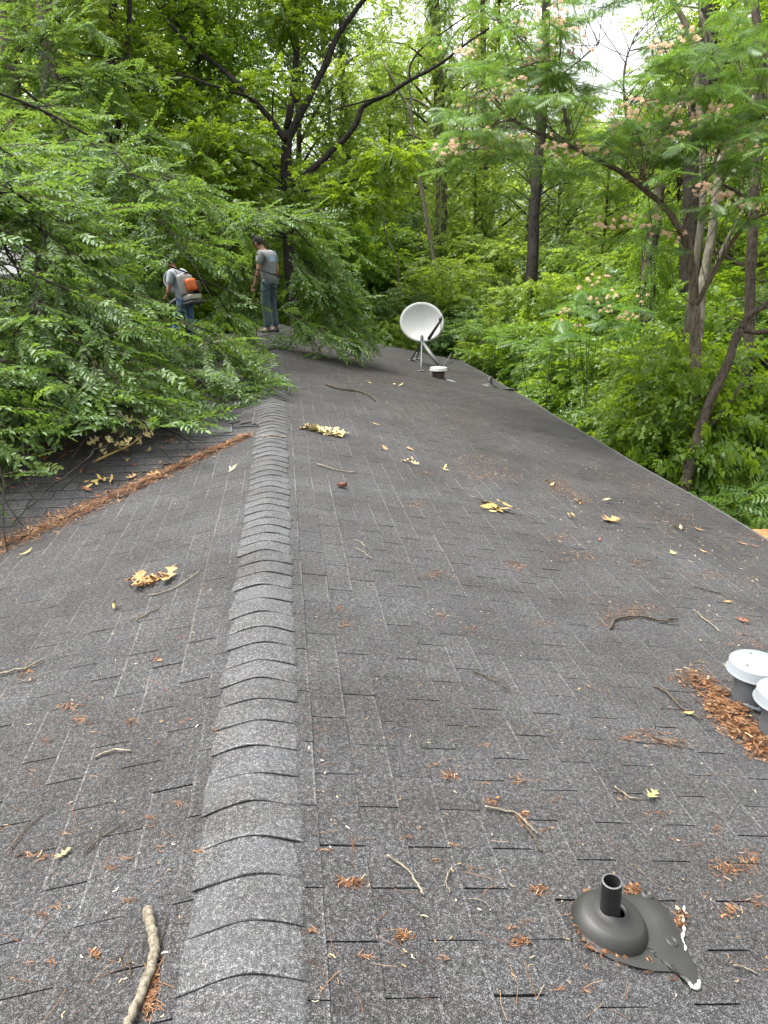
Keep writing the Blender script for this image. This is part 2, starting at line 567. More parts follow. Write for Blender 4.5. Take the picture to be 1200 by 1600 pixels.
for i, (V, F) in enumerate(TABS):
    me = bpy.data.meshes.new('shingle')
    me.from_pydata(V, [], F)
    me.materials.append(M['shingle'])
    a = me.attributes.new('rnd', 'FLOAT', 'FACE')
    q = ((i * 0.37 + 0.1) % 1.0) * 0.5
    edge = q + random.uniform(0.2, 0.46)  # highlight along the tab's lower edge, painted as a lighter strip
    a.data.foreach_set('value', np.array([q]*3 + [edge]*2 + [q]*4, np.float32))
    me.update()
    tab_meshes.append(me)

tabs = []          # (matrix, variant)
def frame(x, y, down, along):
    """local frame on the roof surface"""
    e = 0.06
    z = roof_z(x, y)
    dx = np.array(down, float)
    d = np.array([dx[0], dx[1], (roof_z(x + dx[0]*e, y + dx[1]*e) - z) / e]); d /= np.linalg.norm(d)
    a = np.array([along[0], along[1], (roof_z(x + along[0]*0.1, y + along[1]*0.1) - roof_z(x - along[0]*0.1, y - along[1]*0.1)) / 0.2])
    n = np.cross(d, a)
    if n[2] < 0:
        n = -n
    n /= np.linalg.norm(n)
    a = np.cross(n, d)
    return np.array([x, y, z]), d, a, n

cosS = 1 / math.sqrt(1 + S * S)
step = EXPO * cosS
for side in (1, -1):
    nc = int((HW + 0.02) / step)
    for c in range(nc):
        xm = 0.06 + c * step
        off = (0.0, 0.5)[c % 2] * TAB + (c // 2 % 3) * 0.012
        y = Y0 + off - TAB
        while y < Y1 + TAB / 2:
            yc = y + TAB / 2
            if Y0 + 0.05 < yc < Y1 - 0.1:
                inval = side < 0 and WX < -xm and abs(yc - WY) < xm + 0.10
                if not inval:
                    tabs.append((side * (xm), yc, (side, 0), (0, 1)))
            y += TAB
for side in (-1, 1):          # the side wing: slope towards the camera, slope away
    nc = int(HW / step)
    for c in range(nc):
        dm = 0.06 + c * step
        off = (0.0, 0.5)[c % 2] * TAB
        x = WX + off
        while x < 0:
            xc = x + TAB / 2
            if xc < -(dm + 0.02) - 0.10 + (0.08 if side < 0 else 0):
                tabs.append((xc, WY + side * dm, (0, side), (1, 0)))
            x += TAB

recs = []
for (x, y, dn, al) in tabs:
    o3, d, a, n = frame(x, y, dn, al)
    px, py, w = proj(o3)
    vis = (w > 0.3 and -60 < px < 1260 and 380 < py < 1680)
    recs.append((w if vis else 999, o3, d, a, n))
recs.sort(key=lambda r: r[0])
near, rest = recs[:300], recs[300:]
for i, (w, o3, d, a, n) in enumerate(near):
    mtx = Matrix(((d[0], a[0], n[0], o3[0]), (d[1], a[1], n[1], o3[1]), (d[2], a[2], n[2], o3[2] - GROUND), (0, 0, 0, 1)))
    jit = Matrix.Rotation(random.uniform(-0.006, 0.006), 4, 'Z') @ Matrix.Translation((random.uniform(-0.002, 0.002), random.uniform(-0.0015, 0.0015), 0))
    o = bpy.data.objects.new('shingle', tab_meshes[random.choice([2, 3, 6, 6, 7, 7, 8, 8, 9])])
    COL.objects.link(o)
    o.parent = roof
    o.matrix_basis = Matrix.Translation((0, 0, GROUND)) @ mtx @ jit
sv, sf, sr = [], [], []
b = 0
for i, (w, o3, d, a, n) in enumerate(rest):
    V, F = TABS[random.choice([9, 10, 11, 12, 13]) if o3[0] > 1.5 else random.choice([3, 6, 7, 7, 8, 8, 9, 10]) if w < 6.5 else random.choice([6, 7, 8, 9, 10, 11, 12, 13])]
    V = np.array(V) + [random.uniform(-0.002, 0.002), random.uniform(-0.0015, 0.0015), 0]
    W = o3 + V[:, :1] * d + V[:, 1:2] * a + V[:, 2:3] * n
    sv.append(W)
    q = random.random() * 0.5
    edge = q + random.uniform(0.25, 0.5)  # same painted highlight on the lower edge strip
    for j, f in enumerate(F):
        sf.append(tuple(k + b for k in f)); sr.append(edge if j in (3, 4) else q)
    b += len(V)
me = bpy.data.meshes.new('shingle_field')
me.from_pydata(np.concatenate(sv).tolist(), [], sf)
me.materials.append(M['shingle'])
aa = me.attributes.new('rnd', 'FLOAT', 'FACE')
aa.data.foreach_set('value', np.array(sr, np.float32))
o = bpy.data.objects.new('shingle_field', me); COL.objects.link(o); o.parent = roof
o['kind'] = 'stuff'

# ridge caps: bent shingles overlapping along the ridge, each one a piece
def cap_mesh(k):
    L, hwid = 0.185, 0.139 + random.uniform(-0.004, 0.004)
    n = 12
    V, F, R = [], [], []
    lift = random.uniform(0.0048, 0.0068)
    rows = [(0.0, lift, 0), (0.009, lift - 0.0002, 0), (L, -0.0012, 0), (0.0, lift - 0.0034, 1), (L * 0.5, 0.003, 1)]
    for ri, (yy, zz, lay) in enumerate(rows):
        for i in range(n + 1):
            t = -1 + 2 * i / n
            x = t * hwid
            z = -S * math.sqrt(x * x + 0.045 ** 2) + S * 0.018 + 0.0135 * (1 - abs(t) ** 1.8) + 0.0030
            z += zz * (1 - 0.2 * abs(t) ** 3) + 0.0010 * math.sin(t * 5 + k)
            V.append((x, yy + 0.004 * math.sin(t * 3 + k * 1.7) * (0 if ri in (2, 4) else 1), z))
    m = n + 1
    q = ((k * 0.31 + 0.2) % 1.0) * 0.5
    for i in range(n):
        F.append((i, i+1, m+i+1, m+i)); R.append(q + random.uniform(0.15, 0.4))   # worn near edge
        F.append((m+i, m+i+1, 2*m+i+1, 2*m+i)); R.append(q)
        F.append((i+1, i, 3*m+i, 3*m+i+1)); R.append(0.0)                          # butt
        F.append((3*m+i+1, 3*m+i, 4*m+i, 4*m+i+1)); R.append(0.0)
    F += [(0, m, 2*m, 3*m), (n, 3*m+n, 2*m+n, m+n)]; R += [q, q]
    me = bpy.data.meshes.new('ridge_cap')
    me.from_pydata(V, [], F)
    me.materials.append(M['cap'])
    a = me.attributes.new('rnd', 'FLOAT', 'FACE')
    a.data.foreach_set('value', np.array(R, np.float32))
    me.polygons.foreach_set('use_smooth', np.array([j % 4 in (0, 1) and j < 4 * n for j in range(len(F))], bool))
    me.update()
    return me
cap_meshes = [cap_mesh(k) for k in range(9)]
y = Y0
k = 0
while y < Y1 - 0.2:
    o = bpy.data.objects.new('ridge_cap', cap_meshes[k * 5 % 9])
    COL.objects.link(o)
    o.parent = roof
    dz = (sag(0, y + 0.2) - sag(0, y)) / 0.2
    o.matrix_basis = Matrix.Translation((random.uniform(-0.006, 0.006), y, sag(0, y) + 0.002)) @ Matrix.Rotation(math.atan(dz) , 4, 'X') @ Matrix.Rotation(random.uniform(-0.014, 0.014), 4, 'Z')
    y += 0.136 + random.uniform(-0.008, 0.008)
    k += 1

# wing ridge caps
x = -0.35
while x > WX:
    o = bpy.data.objects.new('ridge_cap', cap_meshes[k % 9]); COL.objects.link(o); o.parent = roof
    o.matrix_basis = Matrix.Translation((x, WY, sag(x, WY) + 0.004)) @ Matrix.Rotation(rad(90), 4, 'Z')
    x -= 0.136
    k += 1

# eave and rake trim
for nm, pts in (('drip_edge', [(HW, y, -S*HW + sag(HW, y)) for y in np.linspace(Y0, Y1, 40)]),
                ('drip_edge', [(-HW, y, -S*HW + sag(-HW, y)) for y in np.linspace(WY+HW, Y1, 16)]),
                ('rake_trim', [(x, Y1, -S*abs(x) + sag(x, Y1)) for x in np.linspace(-HW, HW, 21)])):
    mb = MB()
    V = []
    out = np.array([1, 0, 0]) if pts[0][0] == pts[-1][0] and pts[0][0] > 0 else (np.array([-1, 0, 0]) if pts[0][0] == pts[-1][0] else np.array([0, 1, 0]))
    for p in pts:
        p = np.array(p)
        V += [p - 0.03*out + [0,0,0.012], p + 0.025*out + [0,0,0.006], p + 0.028*out + [0,0,-0.15], p - 0.0*out + [0,0,-0.15]]
    F = []
    for i in range(len(pts)-1):
        for j in range(4):
            F.append((i*4+j, i*4+(j+1)%4, (i+1)*4+(j+1)%4, (i+1)*4+j))
    mb.add(V, F)
    hpart(mb.build(nm, M['trim'], house))
# walls
mb = MB().box((-HW+0.4, Y0+0.3, GROUND), (HW-0.4, Y1-0.4, -S*HW-0.05))
hpart(mb.build('wall', M['wall'], house))
mb = MB().box((WX+0.4, WY-HW+0.4, GROUND), (-HW+0.41, WY+HW-0.4, -S*HW-0.05))
hpart(mb.build('wall', M['wall'], house))

# ------------------------------------------------------------------ roof fittings
def roof_matrix(p):
    n = Vector(roof_n(p[0], p[1]))
    q = n.to_track_quat('Z', 'Y')
    return Matrix.Translation(Vector(p)) @ q.to_matrix().to_4x4()

# rubber pipe boot with its vent pipe in the foreground
bp = on_roof(957, 1449)
boot = empty('pipe_boot', bp)
tag(boot, 'black vent pipe in a loose rubber boot with a torn flange', 'roof vent')
slope = np.array([1, 0, -S]) / math.sqrt(1 + S * S)
out_px = [(918,1405),(906,1424),(903,1445),(911,1468),(930,1487),(957,1501),(990,1512),(1022,1519),(1050,1520),(1064,1516),(1070,1528),(1078,1541),(1089,1541),(1090,1528),(1082,1503),(1072,1485),(1063,1463),(1053,1441),(1040,1420),(1022,1404),(1003,1399),(975,1400),(945,1398)]
ring = [on_roof(*q) - bp for q in out_px]
cen = np.array([0, 0, 0.0])
rings = []
nr = 9
dome_c = np.array([0.0, 0.0])
for r_i in range(nr + 1):
    t = r_i / nr
    row = []
    for q in ring:
        v = cen + (q - cen) * t
        lift = 0.008 + 0.010 * math.sin(v[0] * 31 + 1) * math.sin(v[1] * 27) * t * (1 - t) * 4 * 0.6
        if t > 0.98: lift = 0.004
        rr = math.hypot(v[0] + 0.0, v[1] - 0.0)
        lift += 0.018 * math.exp(-((v[0] - 0.145) / 0.035) ** 2 - ((v[1] - 0.03) / 0.05) ** 2)
        row.append(v + [0, 0, lift])
    rings.append(row)
mb = MB()
m_ = len(ring)
V = [p for row in rings for p in row]
F = [(j*m_+i, j*m_+(i+1)%m_, (j+1)*m_+(i+1)%m_, (j+1)*m_+i) for j in range(nr) for i in range(m_)]
mb.add(V, F)
mb.build('flange', M['rubber'], boot, True)
nrm = Vector(roof_n(bp[0], bp[1]))
MQ = nrm.to_track_quat('Z', 'Y').to_matrix().to_4x4()
mb = MB()
mb.lathe([(0.102, 0.0), (0.100, 0.010), (0.092, 0.026), (0.083, 0.037), (0.076, 0.041), (0.056, 0.045), (0.038, 0.049), (0.0325, 0.055), (0.0295, 0.057), (0.0265, 0.048)], 40, Matrix.Translation((-0.006, 0.008, 0)) @ MQ)
mb.build('boot_cone', M['rubber'], boot, True)
tilt = Matrix.Rotation(rad(-3), 4, 'Y')
mb = MB()
mb.lathe([(0.0258, 0.02), (0.0258, 0.150)], 28, Matrix.Translation((-0.006, 0.008, 0)) @ tilt)
pp = mb.build('pipe', M['pipe_black'], boot, True)
mb = MB()
mb.lathe([(0.0258, 0.150), (0.0215, 0.151)], 28, Matrix.Translation((-0.006, 0.008, 0)) @ tilt)
mb.build('rim', M['pipe_rim'], pp)
mb = MB()
mb.lathe([(0.0215, 0.151), (0.0205, 0.03), (0.0, 0.03)], 28, Matrix.Translation((-0.006, 0.008, 0)) @ tilt)
mb.build('bore', M['pipe_in'], pp, True)
def blob_line(name, px, r, mat, parent=None, seed=0, flat=0.5, base=None):
    rr = random.Random(seed)
    pts = smooth_line([on_roof(*q, lift=r * 0.4) - (base if base is not None else 0) for q in px], 4)
    mb = MB()
    mb.tube(pts, [r * rr.uniform(0.5, 1.3) for _ in pts], 7)
    return mb.build(name, mat, parent, True)
w1 = blob_line('sealant', [(1069,1417),(1067,1440),(1069,1455),(1065,1468),(1070,1480),(1069,1487)], 0.0045, M['white_seal'], boot, 3, base=bp)
w2 = blob_line('sealant', [(1076,1537),(1084,1545),(1091,1541),(1092,1533)], 0.006, M['white_seal'], boot, 4, base=bp)
blob_line('sealant', [(1018,1405),(1027,1416),(1034,1426)], 0.003, M['white_seal'], boot, 5, base=bp)
for i, q in enumerate([(1048,1476), (1010,1402)]):
    p = on_roof(*q) - bp
    mb = MB().lathe([(0.0, 0.0), (0.009, 0.012), (0.014, 0.015), (0.018, 0.009), (0.02, 0.006)], 14, Matrix.Translation(p + np.array([0, 0, 0.002])) @ MQ)
    mb.build('nail_hole', M['rubber'], boot, True)

# two round exhaust vents at the right edge
def round_vent(px, label, hgt, rs, rc, cap_mat, stack_mat, seal, name='exhaust_vent', group=None, holes=True):
    p = on_roof(*px)
    v = empty(name, p)
    tag(v, label, 'roof vent', group)
    mb = MB().lathe([(rs, -0.06), (rs, hgt + 0.01), (rs - 0.004, hgt + 0.01), (rs - 0.004, -0.02)], 36)
    st = mb.build('stack', stack_mat, v, True)
    mb = MB().box((-rs - 0.0015, -0.003, -0.02), (-rs + 0.001, 0.003, hgt))
    sm = mb.build('seam', M['galv'], st)
    sm.rotation_euler = (0, 0, rad(70))
    prof = [(0.0, hgt + 0.046), (rc * 0.5, hgt + 0.0455), (rc * 0.90, hgt + 0.043), (rc * 0.925, hgt + 0.040), (rc * 0.93, hgt + 0.004), (rc * 0.99, hgt - 0.002), (rc, hgt - 0.005), (rc * 0.98, hgt - 0.009), (rc * 0.9, hgt - 0.004), (rc * 0.8, hgt + 0.01), (0, hgt + 0.012)]
    mb = MB().lathe(prof, 48)
    cp = mb.build('cap', cap_mat, v, True)
    if holes:
        for a in (80, 200, 320):
            mb = MB().lathe([(0.0, hgt + 0.0472), (0.0035, hgt + 0.047), (0.0045, hgt + 0.045)], 10, Matrix.Translation((rc * 0.55 * math.cos(rad(a)), rc * 0.55 * math.sin(rad(a)), 0.0015)))
            mb.build('rivet', M['dark_metal'], cp)
    if seal:
        for j, (a0, a1) in enumerate(seal):
            aa = np.linspace(rad(a0), rad(a1), 9)
            pts = [((rs + 0.006) * math.cos(a), (rs + 0.006) * math.sin(a), -S * (rs + 0.006) * math.cos(a) + 0.012) for a in aa]
            mb = MB().tube(pts, [0.004] + [random.uniform(0.007, 0.014) for _ in aa[2:]] + [0.004], 7)
            mb.build('sealant', M['vent_grey'], v, True)
    return v
round_vent((1172, 1096), 'grey round capped roof vent standing behind the one cut by the photo edge', 0.165, 0.082, 0.128, M['vent_grey'], M['vent_stack'], [(215, 265), (280, 310)], group='paired round vents')
round_vent((1217, 1150), 'grey round capped roof vent nearest the camera, cut by the right photo edge', 0.175, 0.082, 0.128, M['vent_grey'], M['vent_stack'], [(200, 260)], group='paired round vents')
vp = round_vent((685, 590), 'white mushroom capped vent on a rusty stack beside the satellite dish', 0.14, 0.11, 0.165, M['white_plastic'], M['rust'], None, 'mushroom_vent', holes=False)
mb = MB().tube([(0.10, -0.14, -0.02), (0.17, -0.2, -0.03), (0.26, -0.3, -0.045)], [0.015, 0.02, 0.012], 6)
mb.build('loose_flashing', M['vent_grey'], vp, True)

# short black pipe by the eave
p = on_roof(765, 603)
sp = empty('vent_pipe', p)
tag(sp, 'short black plumbing pipe near the right eave', 'vent pipe')
mb = MB().lathe([(0.045, -0.03), (0.045, 0.17), (0.036, 0.17), (0.034, 0.02), (0, 0.02)], 18)
mb.build('pipe', M['pipe_black'], sp, True)
mb = MB().lathe([(0.16, 0.0), (0.15, 0.012), (0.08, 0.03), (0.046, 0.06)], 20, roof_matrix((p[0], p[1], 0)).to_3x3().to_4x4())
mb.build('flashing', M['rubber'], sp, True)
mb = MB().box((0.22, -0.2, -0.06), (0.42, -0.13, -0.03))
mb.build('flashing', M['rubber'], sp)

# satellite dish on a tripod
base = on_roof(657, 570)
dish = empty('satellite_dish', base)
tag(dish, 'white satellite dish on a tripod mast at the far end of the roof', 'satellite dish')
dd = proj(base)[2]
dc = P(659, 503, dd + 0.02) - base
to_cam = Vector(_c - (base + dc)).normalized()
face = Vector((to_cam.x - 0.10, to_cam.y, to_cam.z + 0.30)).normalized()
zax = face
xax = Vector((0, 0, 1)).cross(zax).normalized()
yax = zax.cross(xax)
RM = Matrix((xax, yax, zax)).transposed()
RM = RM @ Matrix.Rotation(rad(-14), 3, 'Z')
DM = Matrix.Translation(Vector(dc)) @ RM.to_4x4()
rx, ry = 34.5 / FPX * dd, 31.0 / FPX * dd
mb = MB()
nr_, ns_ = 8, 48
V = []
for lay in (0, 1):
    for j in range(nr_ + 1):
        t = j / nr_
        for i in range(ns_):
            a = 2 * math.pi * i / ns_
            z = 0.085 * t * t - 0.085 - (0.012 if lay else 0)
            k_ = 1.0 + (0.012 if lay and j == nr_ else 0)
            V.append(DM @ Vector((rx * t * k_ * math.cos(a), ry * t * k_ * math.sin(a), z)))
F = []
off = (nr_ + 1) * ns_
for j in range(nr_):
    for i in range(ns_):
        F.append((j*ns_+i, j*ns_+(i+1)%ns_, (j+1)*ns_+(i+1)%ns_, (j+1)*ns_+i))
        F.append((off+j*ns_+i, off+(j+1)*ns_+i, off+(j+1)*ns_+(i+1)%ns_, off+j*ns_+(i+1)%ns_))
for i in range(ns_):
    F.append((nr_*ns_+i, nr_*ns_+(i+1)%ns_, off+nr_*ns_+(i+1)%ns_, off+nr_*ns_+i))
mb.add(V, F)
mb.build('reflector', M['dish'], dish, True)
top = P(659, 535, dd + 0.05) - base
mb = MB().tube([np.array(dc) - np.array(face) * 0.11, np.array(dc) - np.array(face) * 0.20 + [0, 0, -0.15], top + [0, 0, 0.1], top + [0, 0, -0.12]], 0.030, 10)
mast = mb.build('mast', M['dark_metal'], dish, True)
mb = MB().box(tuple(np.array(dc) - np.array(face) * 0.24 - 0.07), tuple(np.array(dc) - np.array(face) * 0.24 + 0.07))
mb.build('bracket', M['dark_metal'], mast)
for q, r_, mt, dz_ in (((642, 563), 0.014, 'dark_metal', 0.35), ((658, 580), 0.018, 'galv', 0.0), ((651, 562), 0.012, 'dark_metal', 0.4)):
    foot = on_roof(*q) - base
    lg = MB().tube([top + [0, 0, 0.02], foot + [0, 0, 0.01]], r_, 8).build('leg', M[mt], dish, True)
    MB().box(tuple(foot + [-0.06, -0.05, -0.005]), tuple(foot + [0.06, 0.05, 0.018])).build('foot_plate', M['galv'], lg)
foot = on_roof(693, 580) - base
MB().tube([top + [0.02, -0.02, -0.02], top * 0.5 + foot * 0.5, foot + [0, 0, 0.03]], 0.042, 10).build('brace_pole', M['galv'], dish, True)
a0 = P(670, 529, dd - 0.10) - base
a1 = P(689, 500, dd - 0.62) - base
arm = MB().tube([a0, (a0 + a1) / 2, a1], [0.035, 0.026, 0.022], 8).build('feed_arm', M['dark_metal'], dish, True)
MB().tube([a1 + [-0.01, 0.0, -0.01], a1 + [0.0, 0.04, 0.05]], [0.03, 0.035], 10).build('feed_horn', M['dark_metal'], arm, True)
MB().tube(smooth_line([a1, a1 + np.array([0.01, 0.1, -0.3]), a0 + np.array([0.05, 0, -0.1]), top + np.array([0.05, 0, -0.2])], 5), 0.007, 6).build('cable', M['galv'], dish, True)
MB().tube(smooth_line([on_roof(690, 576) - base + [0, 0, .02], on_roof(699, 568) - base + [0, 0, 0.08], on_roof(705, 562) - base + [0, 0, 0.15]], 5), 0.012, 6).build('cable', M['galv'], dish, True)
MB().tube(smooth_line([on_roof(642, 563) - base + [0, 0, .02], on_roof(648, 564) - base + [0, 0, 0.02], on_roof(657, 572) - base + [0, 0, 0.02]], 5), 0.010, 6).build('cable', M['galv'], dish, True)

# ------------------------------------------------------------------ people
def skin_mesh(verts, edges, radii, root=0, sub=1):
    me = bpy.data.meshes.new('tmp')
    me.from_pydata([tuple(v) for v in verts], edges, [])
    o = bpy.data.objects.new('tmp', me)
    COL.objects.link(o)
    md = o.modifiers.new('skin', 'SKIN')
    md.use_smooth_shade = True
    sd = me.skin_vertices[0].data
    for i, r in enumerate(radii):
        sd[i].radius = (r, r) if isinstance(r, (int, float)) else r
        sd[i].use_root = (i == root)
    ms = o.modifiers.new('sub', 'SUBSURF')
    ms.levels = sub
    dg = bpy.context.evaluated_depsgraph_get()
    dg.update()
    res = bpy.data.meshes.new_from_object(o.evaluated_get(dg))
    bpy.data.objects.remove(o)
    res.polygons.foreach_set('use_smooth', np.ones(len(res.polygons), bool))
    return res

def merge_meshes(name, meshes):
    bm = bmesh.new()
    for m in meshes:
        bm.from_mesh(m)
    out = bpy.data.meshes.new(name)
    bm.to_mesh(out)
    bm.free()
    out.polygons.foreach_set('use_smooth', np.ones(len(out.polygons), bool))
    return out

def person(loc, head, J, shirt, trousers, label, hair_cap, lift_z):
    """J: joints in metres, x right, y forward, z up"""
    root = empty('person', loc, head)
    tag(root, label, 'person')
    N = ['pelvis','waist','chest','neck','head_base','crown','l_sho','l_elb','l_wri','r_sho','r_elb','r_wri','l_hip','l_knee','l_ank','l_toe','r_hip','r_knee','r_ank','r_toe','l_hand','r_hand']
    idx = {n: i for i, n in enumerate(N)}
    R = dict(pelvis=(0.13,0.10), waist=(0.125,0.095), chest=(0.15,0.105), neck=0.055, head_base=0.07, crown=0.075, l_sho=0.065, l_elb=0.043, l_wri=0.03,
             r_sho=0.065, r_elb=0.043, r_wri=0.03, l_hip=0.088, l_knee=0.058, l_ank=0.042, l_toe=0.035, r_hip=0.088, r_knee=0.058, r_ank=0.042, r_toe=0.035, l_hand=0.036, r_hand=0.036)
    E_ = [('pelvis','waist'),('waist','chest'),('chest','neck'),('neck','head_base'),('head_base','crown'),('chest','l_sho'),('l_sho','l_elb'),('l_elb','l_wri'),('l_wri','l_hand'),
          ('chest','r_sho'),('r_sho','r_elb'),('r_elb','r_wri'),('r_wri','r_hand'),('pelvis','l_hip'),('l_hip','l_knee'),('l_knee','l_ank'),('l_ank','l_toe'),('pelvis','r_hip'),('r_hip','r_knee'),('r_knee','r_ank'),('r_ank','r_toe')]
    J = {k: np.array(v, float) for k, v in J.items()}
    body = skin_mesh([J[n] for n in N], [(idx[a], idx[b]) for a, b in E_], [R[n] for n in N], 0, 2)
    parts = [body]
    # head: shaped ellipsoid with brow, nose, chin and ears
    hb, cr = J['head_base'], J['crown']
    hc = (hb + cr) / 2
    up = (cr - hb) / np.linalg.norm(cr - hb)
    fw = np.array(J.get('look', (0, 1, 0)), float); fw -= up * (fw @ up); fw /= np.linalg.norm(fw)
    rt = np.cross(fw, up)
    bm = bmesh.new()
    bmesh.ops.create_uvsphere(bm, u_segments=20, v_segments=14, radius=1)
    for v in bm.verts:
        x, y_, z = v.co
        sx, sy, sz = 0.078, 0.098, 0.118
        if z < -0.2: sx *= 1 + 0.28 * (z + 0.2); sy *= 1 + 0.12 * (z + 0.2)
        if y_ > 0.85 and -0.45 < z < 0.1: y_ += 0.22 * (1 - abs(x) * 5 if abs(x) < 0.2 else 0)
        if abs(x) > 0.93 and abs(z) < 0.3: x *= 1.13
        p = hc + rt * x * sx + fw * y_ * sy + up * z * sz
        v.co = p
    hm = bpy.data.meshes.new('h'); bm.to_mesh(hm); bm.free()
    parts.append(hm)
    # hands: four fingers and a thumb, slightly curled
    for s, hn, wn_ in ((-1, 'l_hand', 'l_wri'), (1, 'r_hand', 'r_wri')):
        h, w_ = J[hn], J[wn_]
        d_ = (h - w_) / np.linalg.norm(h - w_)
        side = np.array([0, 1.0, 0]); side -= d_ * (side @ d_); side /= np.linalg.norm(side)
        inn = np.cross(d_, side) * s
        for f_i, ln in enumerate((0.070, 0.080, 0.075, 0.058)):
            o_ = h + side * (0.030 - 0.02 * f_i) + d_ * 0.02
            V, F = tube([o_, o_ + d_ * ln * 0.5 + inn * 0.006, o_ + d_ * ln * 0.9 + inn * 0.03], [0.010, 0.009, 0.006], 6)
            m = bpy.data.meshes.new('f'); m.from_pydata(V.tolist(), [], F.tolist()); parts.append(m)
        o_ = h + side * 0.03 - d_ * 0.015
        V, F = tube([o_, o_ + side * 0.025 + d_ * 0.025, o_ + side * 0.03 + d_ * 0.05 + inn * 0.01], [0.012, 0.010, 0.007], 6)
        m = bpy.data.meshes.new('f'); m.from_pydata(V.tolist(), [], F.tolist()); parts.append(m)
    b = link('body', merge_meshes('body', parts), root, M['skin'])
    # shirt
    lo = J['pelvis'] * 1.75 - J['waist'] * 0.75
    nk = J['neck'] * 0.35 + J['chest'] * 0.65
    sv_ = [lo, J['waist'], J['chest'], nk, J['l_sho'], J['l_sho'] * 0.35 + J['l_elb'] * 0.65, J['r_sho'], J['r_sho'] * 0.35 + J['r_elb'] * 0.65]
    sm_ = skin_mesh(sv_, [(0, 1), (1, 2), (2, 3), (2, 4), (4, 5), (2, 6), (6, 7)], [(0.212, 0.165), (0.19, 0.145), (0.19, 0.14), (0.085, 0.085), 0.092, 0.072, 0.092, 0.072], 0, 2)
    so = link('shirt', sm_, root, M[shirt])
    # trousers
    tv = [J['pelvis'], J['l_hip'], J['l_knee'], J['l_ank'] + [0, 0, 0.02], J['r_hip'], J['r_knee'], J['r_ank'] + [0, 0, 0.02]]
    tm = skin_mesh(tv, [(0, 1), (1, 2), (2, 3), (0, 4), (4, 5), (5, 6)], [0.118, 0.108, 0.080, 0.070, 0.108, 0.080, 0.070], 0, 2)
    link('trousers', tm, root, M[trousers])
    for s in 'lr':
        a, t_ = J[s + '_ank'], J[s + '_toe']
        d_ = (t_ - a); d_[2] = 0; d_ /= np.linalg.norm(d_)
        z0 = a[2] - 0.075
        hl = np.array([a[0], a[1], z0]) - d_ * 0.07
        mm = skin_mesh([hl + [0, 0, 0.045], hl + d_ * 0.1 + [0, 0, 0.05], hl + d_ * 0.2 + [0, 0, 0.04], hl + d_ * 0.27 + [0, 0, 0.032]], [(0, 1), (1, 2), (2, 3)], [(0.045, 0.042), (0.05, 0.05), (0.052, 0.04), (0.042, 0.03)], 1, 1)
        link('shoe', mm, root, M['shoe'])
    # hair or cap
    bm = bmesh.new()
    bmesh.ops.create_uvsphere(bm, u_segments=20, v_segments=14, radius=1)
    dl = [v for v in bm.verts if v.co.z < (-0.5 if v.co.y < 0.15 else 0.2)]
    bmesh.ops.delete(bm, geom=dl, context='VERTS')
    for v in bm.verts:
        x, y_, z = v.co
        n_ = 1 + 0.03 * math.sin(x * 9 + z * 7)
        v.co = hc + rt * x * 0.096 * n_ + fw * (y_ * 0.116 - 0.006) * n_ + up * (z * 0.136 * n_ + 0.006)
    if hair_cap == 'cap':
        pass
    hmz = bpy.data.meshes.new('hair'); bm.to_mesh(hmz); bm.free()
    link('cap' if hair_cap == 'cap' else 'hair', hmz, root, M['hair'], True)
    if hair_cap == 'cap':
        mb = MB()
        ang = np.linspace(-0.9, 0.9, 9)
        V = []
        for r_ in (0.09, 0.175):
            for a in ang:
                V.append(hc + fw * r_ * math.cos(a) * 1.05 + rt * min(r_, 0.1) * math.sin(a) * 1.1 + up * (0.045 - (r_ - 0.09) * 0.25))
        V += [v - up * 0.006 for v in V]
        n_ = len(ang)
        F = [(i, i+1, n_+i+1, n_+i) for i in range(n_-1)] + [(2*n_+i+1, 2*n_+i, 3*n_+i, 3*n_+i+1) for i in range(n_-1)] + [(n_+i, n_+i+1, 3*n_+i+1, 3*n_+i) for i in range(n_-1)]
        mb.add(V, F)
        mb.build('cap_brim', M['hair'], root, True)
    return root, J, so

SC = 1.0
J1 = dict(pelvis=(0.02,0,0.98), waist=(0.015,0.01,1.14), chest=(-0.01,0.05,1.37), neck=(-0.02,0.10,1.52), head_base=(-0.025,0.15,1.58), crown=(-0.03,0.21,1.715),
          l_sho=(-0.19,0.02,1.45), l_elb=(-0.25,0.03,1.16), l_wri=(-0.24,0.14,0.92), l_hand=(-0.23,0.17,0.86),
          r_sho=(0.19,0.02,1.45), r_elb=(0.25,-0.02,1.16), r_wri=(0.26,0.07,0.91), r_hand=(0.255,0.09,0.84),
          l_hip=(-0.095,0,0.93), l_knee=(-0.11,0.03,0.5), l_ank=(-0.11,-0.02,0.085), l_toe=(-0.13,0.15,0.04),
          r_hip=(0.095,0,0.93), r_knee=(0.11,0.02,0.5), r_ank=(0.12,-0.03,0.085), r_toe=(0.15,0.13,0.04), look=(-0.25, 1, -0.35))
mp_ = on_roof(424, 521)
J1 = {k: tuple(np.array(v) * (1.03 if k != 'look' else 1)) for k, v in J1.items()}
man, JJ, so = person(mp_ + [0, 0, 0.0], rad(52), J1, 'shirt_grey', 'trousers', 'person in a grey t-shirt and black cap standing on the far ridge', 'cap', 0)
# pale print on the back of the shirt, collar in red
mb = MB()
V, F = [], []
for i in range(5):
    for j in range(4):
        x_ = -0.10 + 0.13 * i / 4; z_ = 1.36 + 0.11 * j / 3
        V.append((x_, -0.148 + 0.02 * (x_ / 0.1) ** 2 - 0.0, z_))
F = [(i*4+j, (i+1)*4+j, (i+1)*4+j+1, i*4+j+1) for i in range(4) for j in range(3)]
mb.add(V, F)
mb.build('shirt_print', M['print'], man, True)

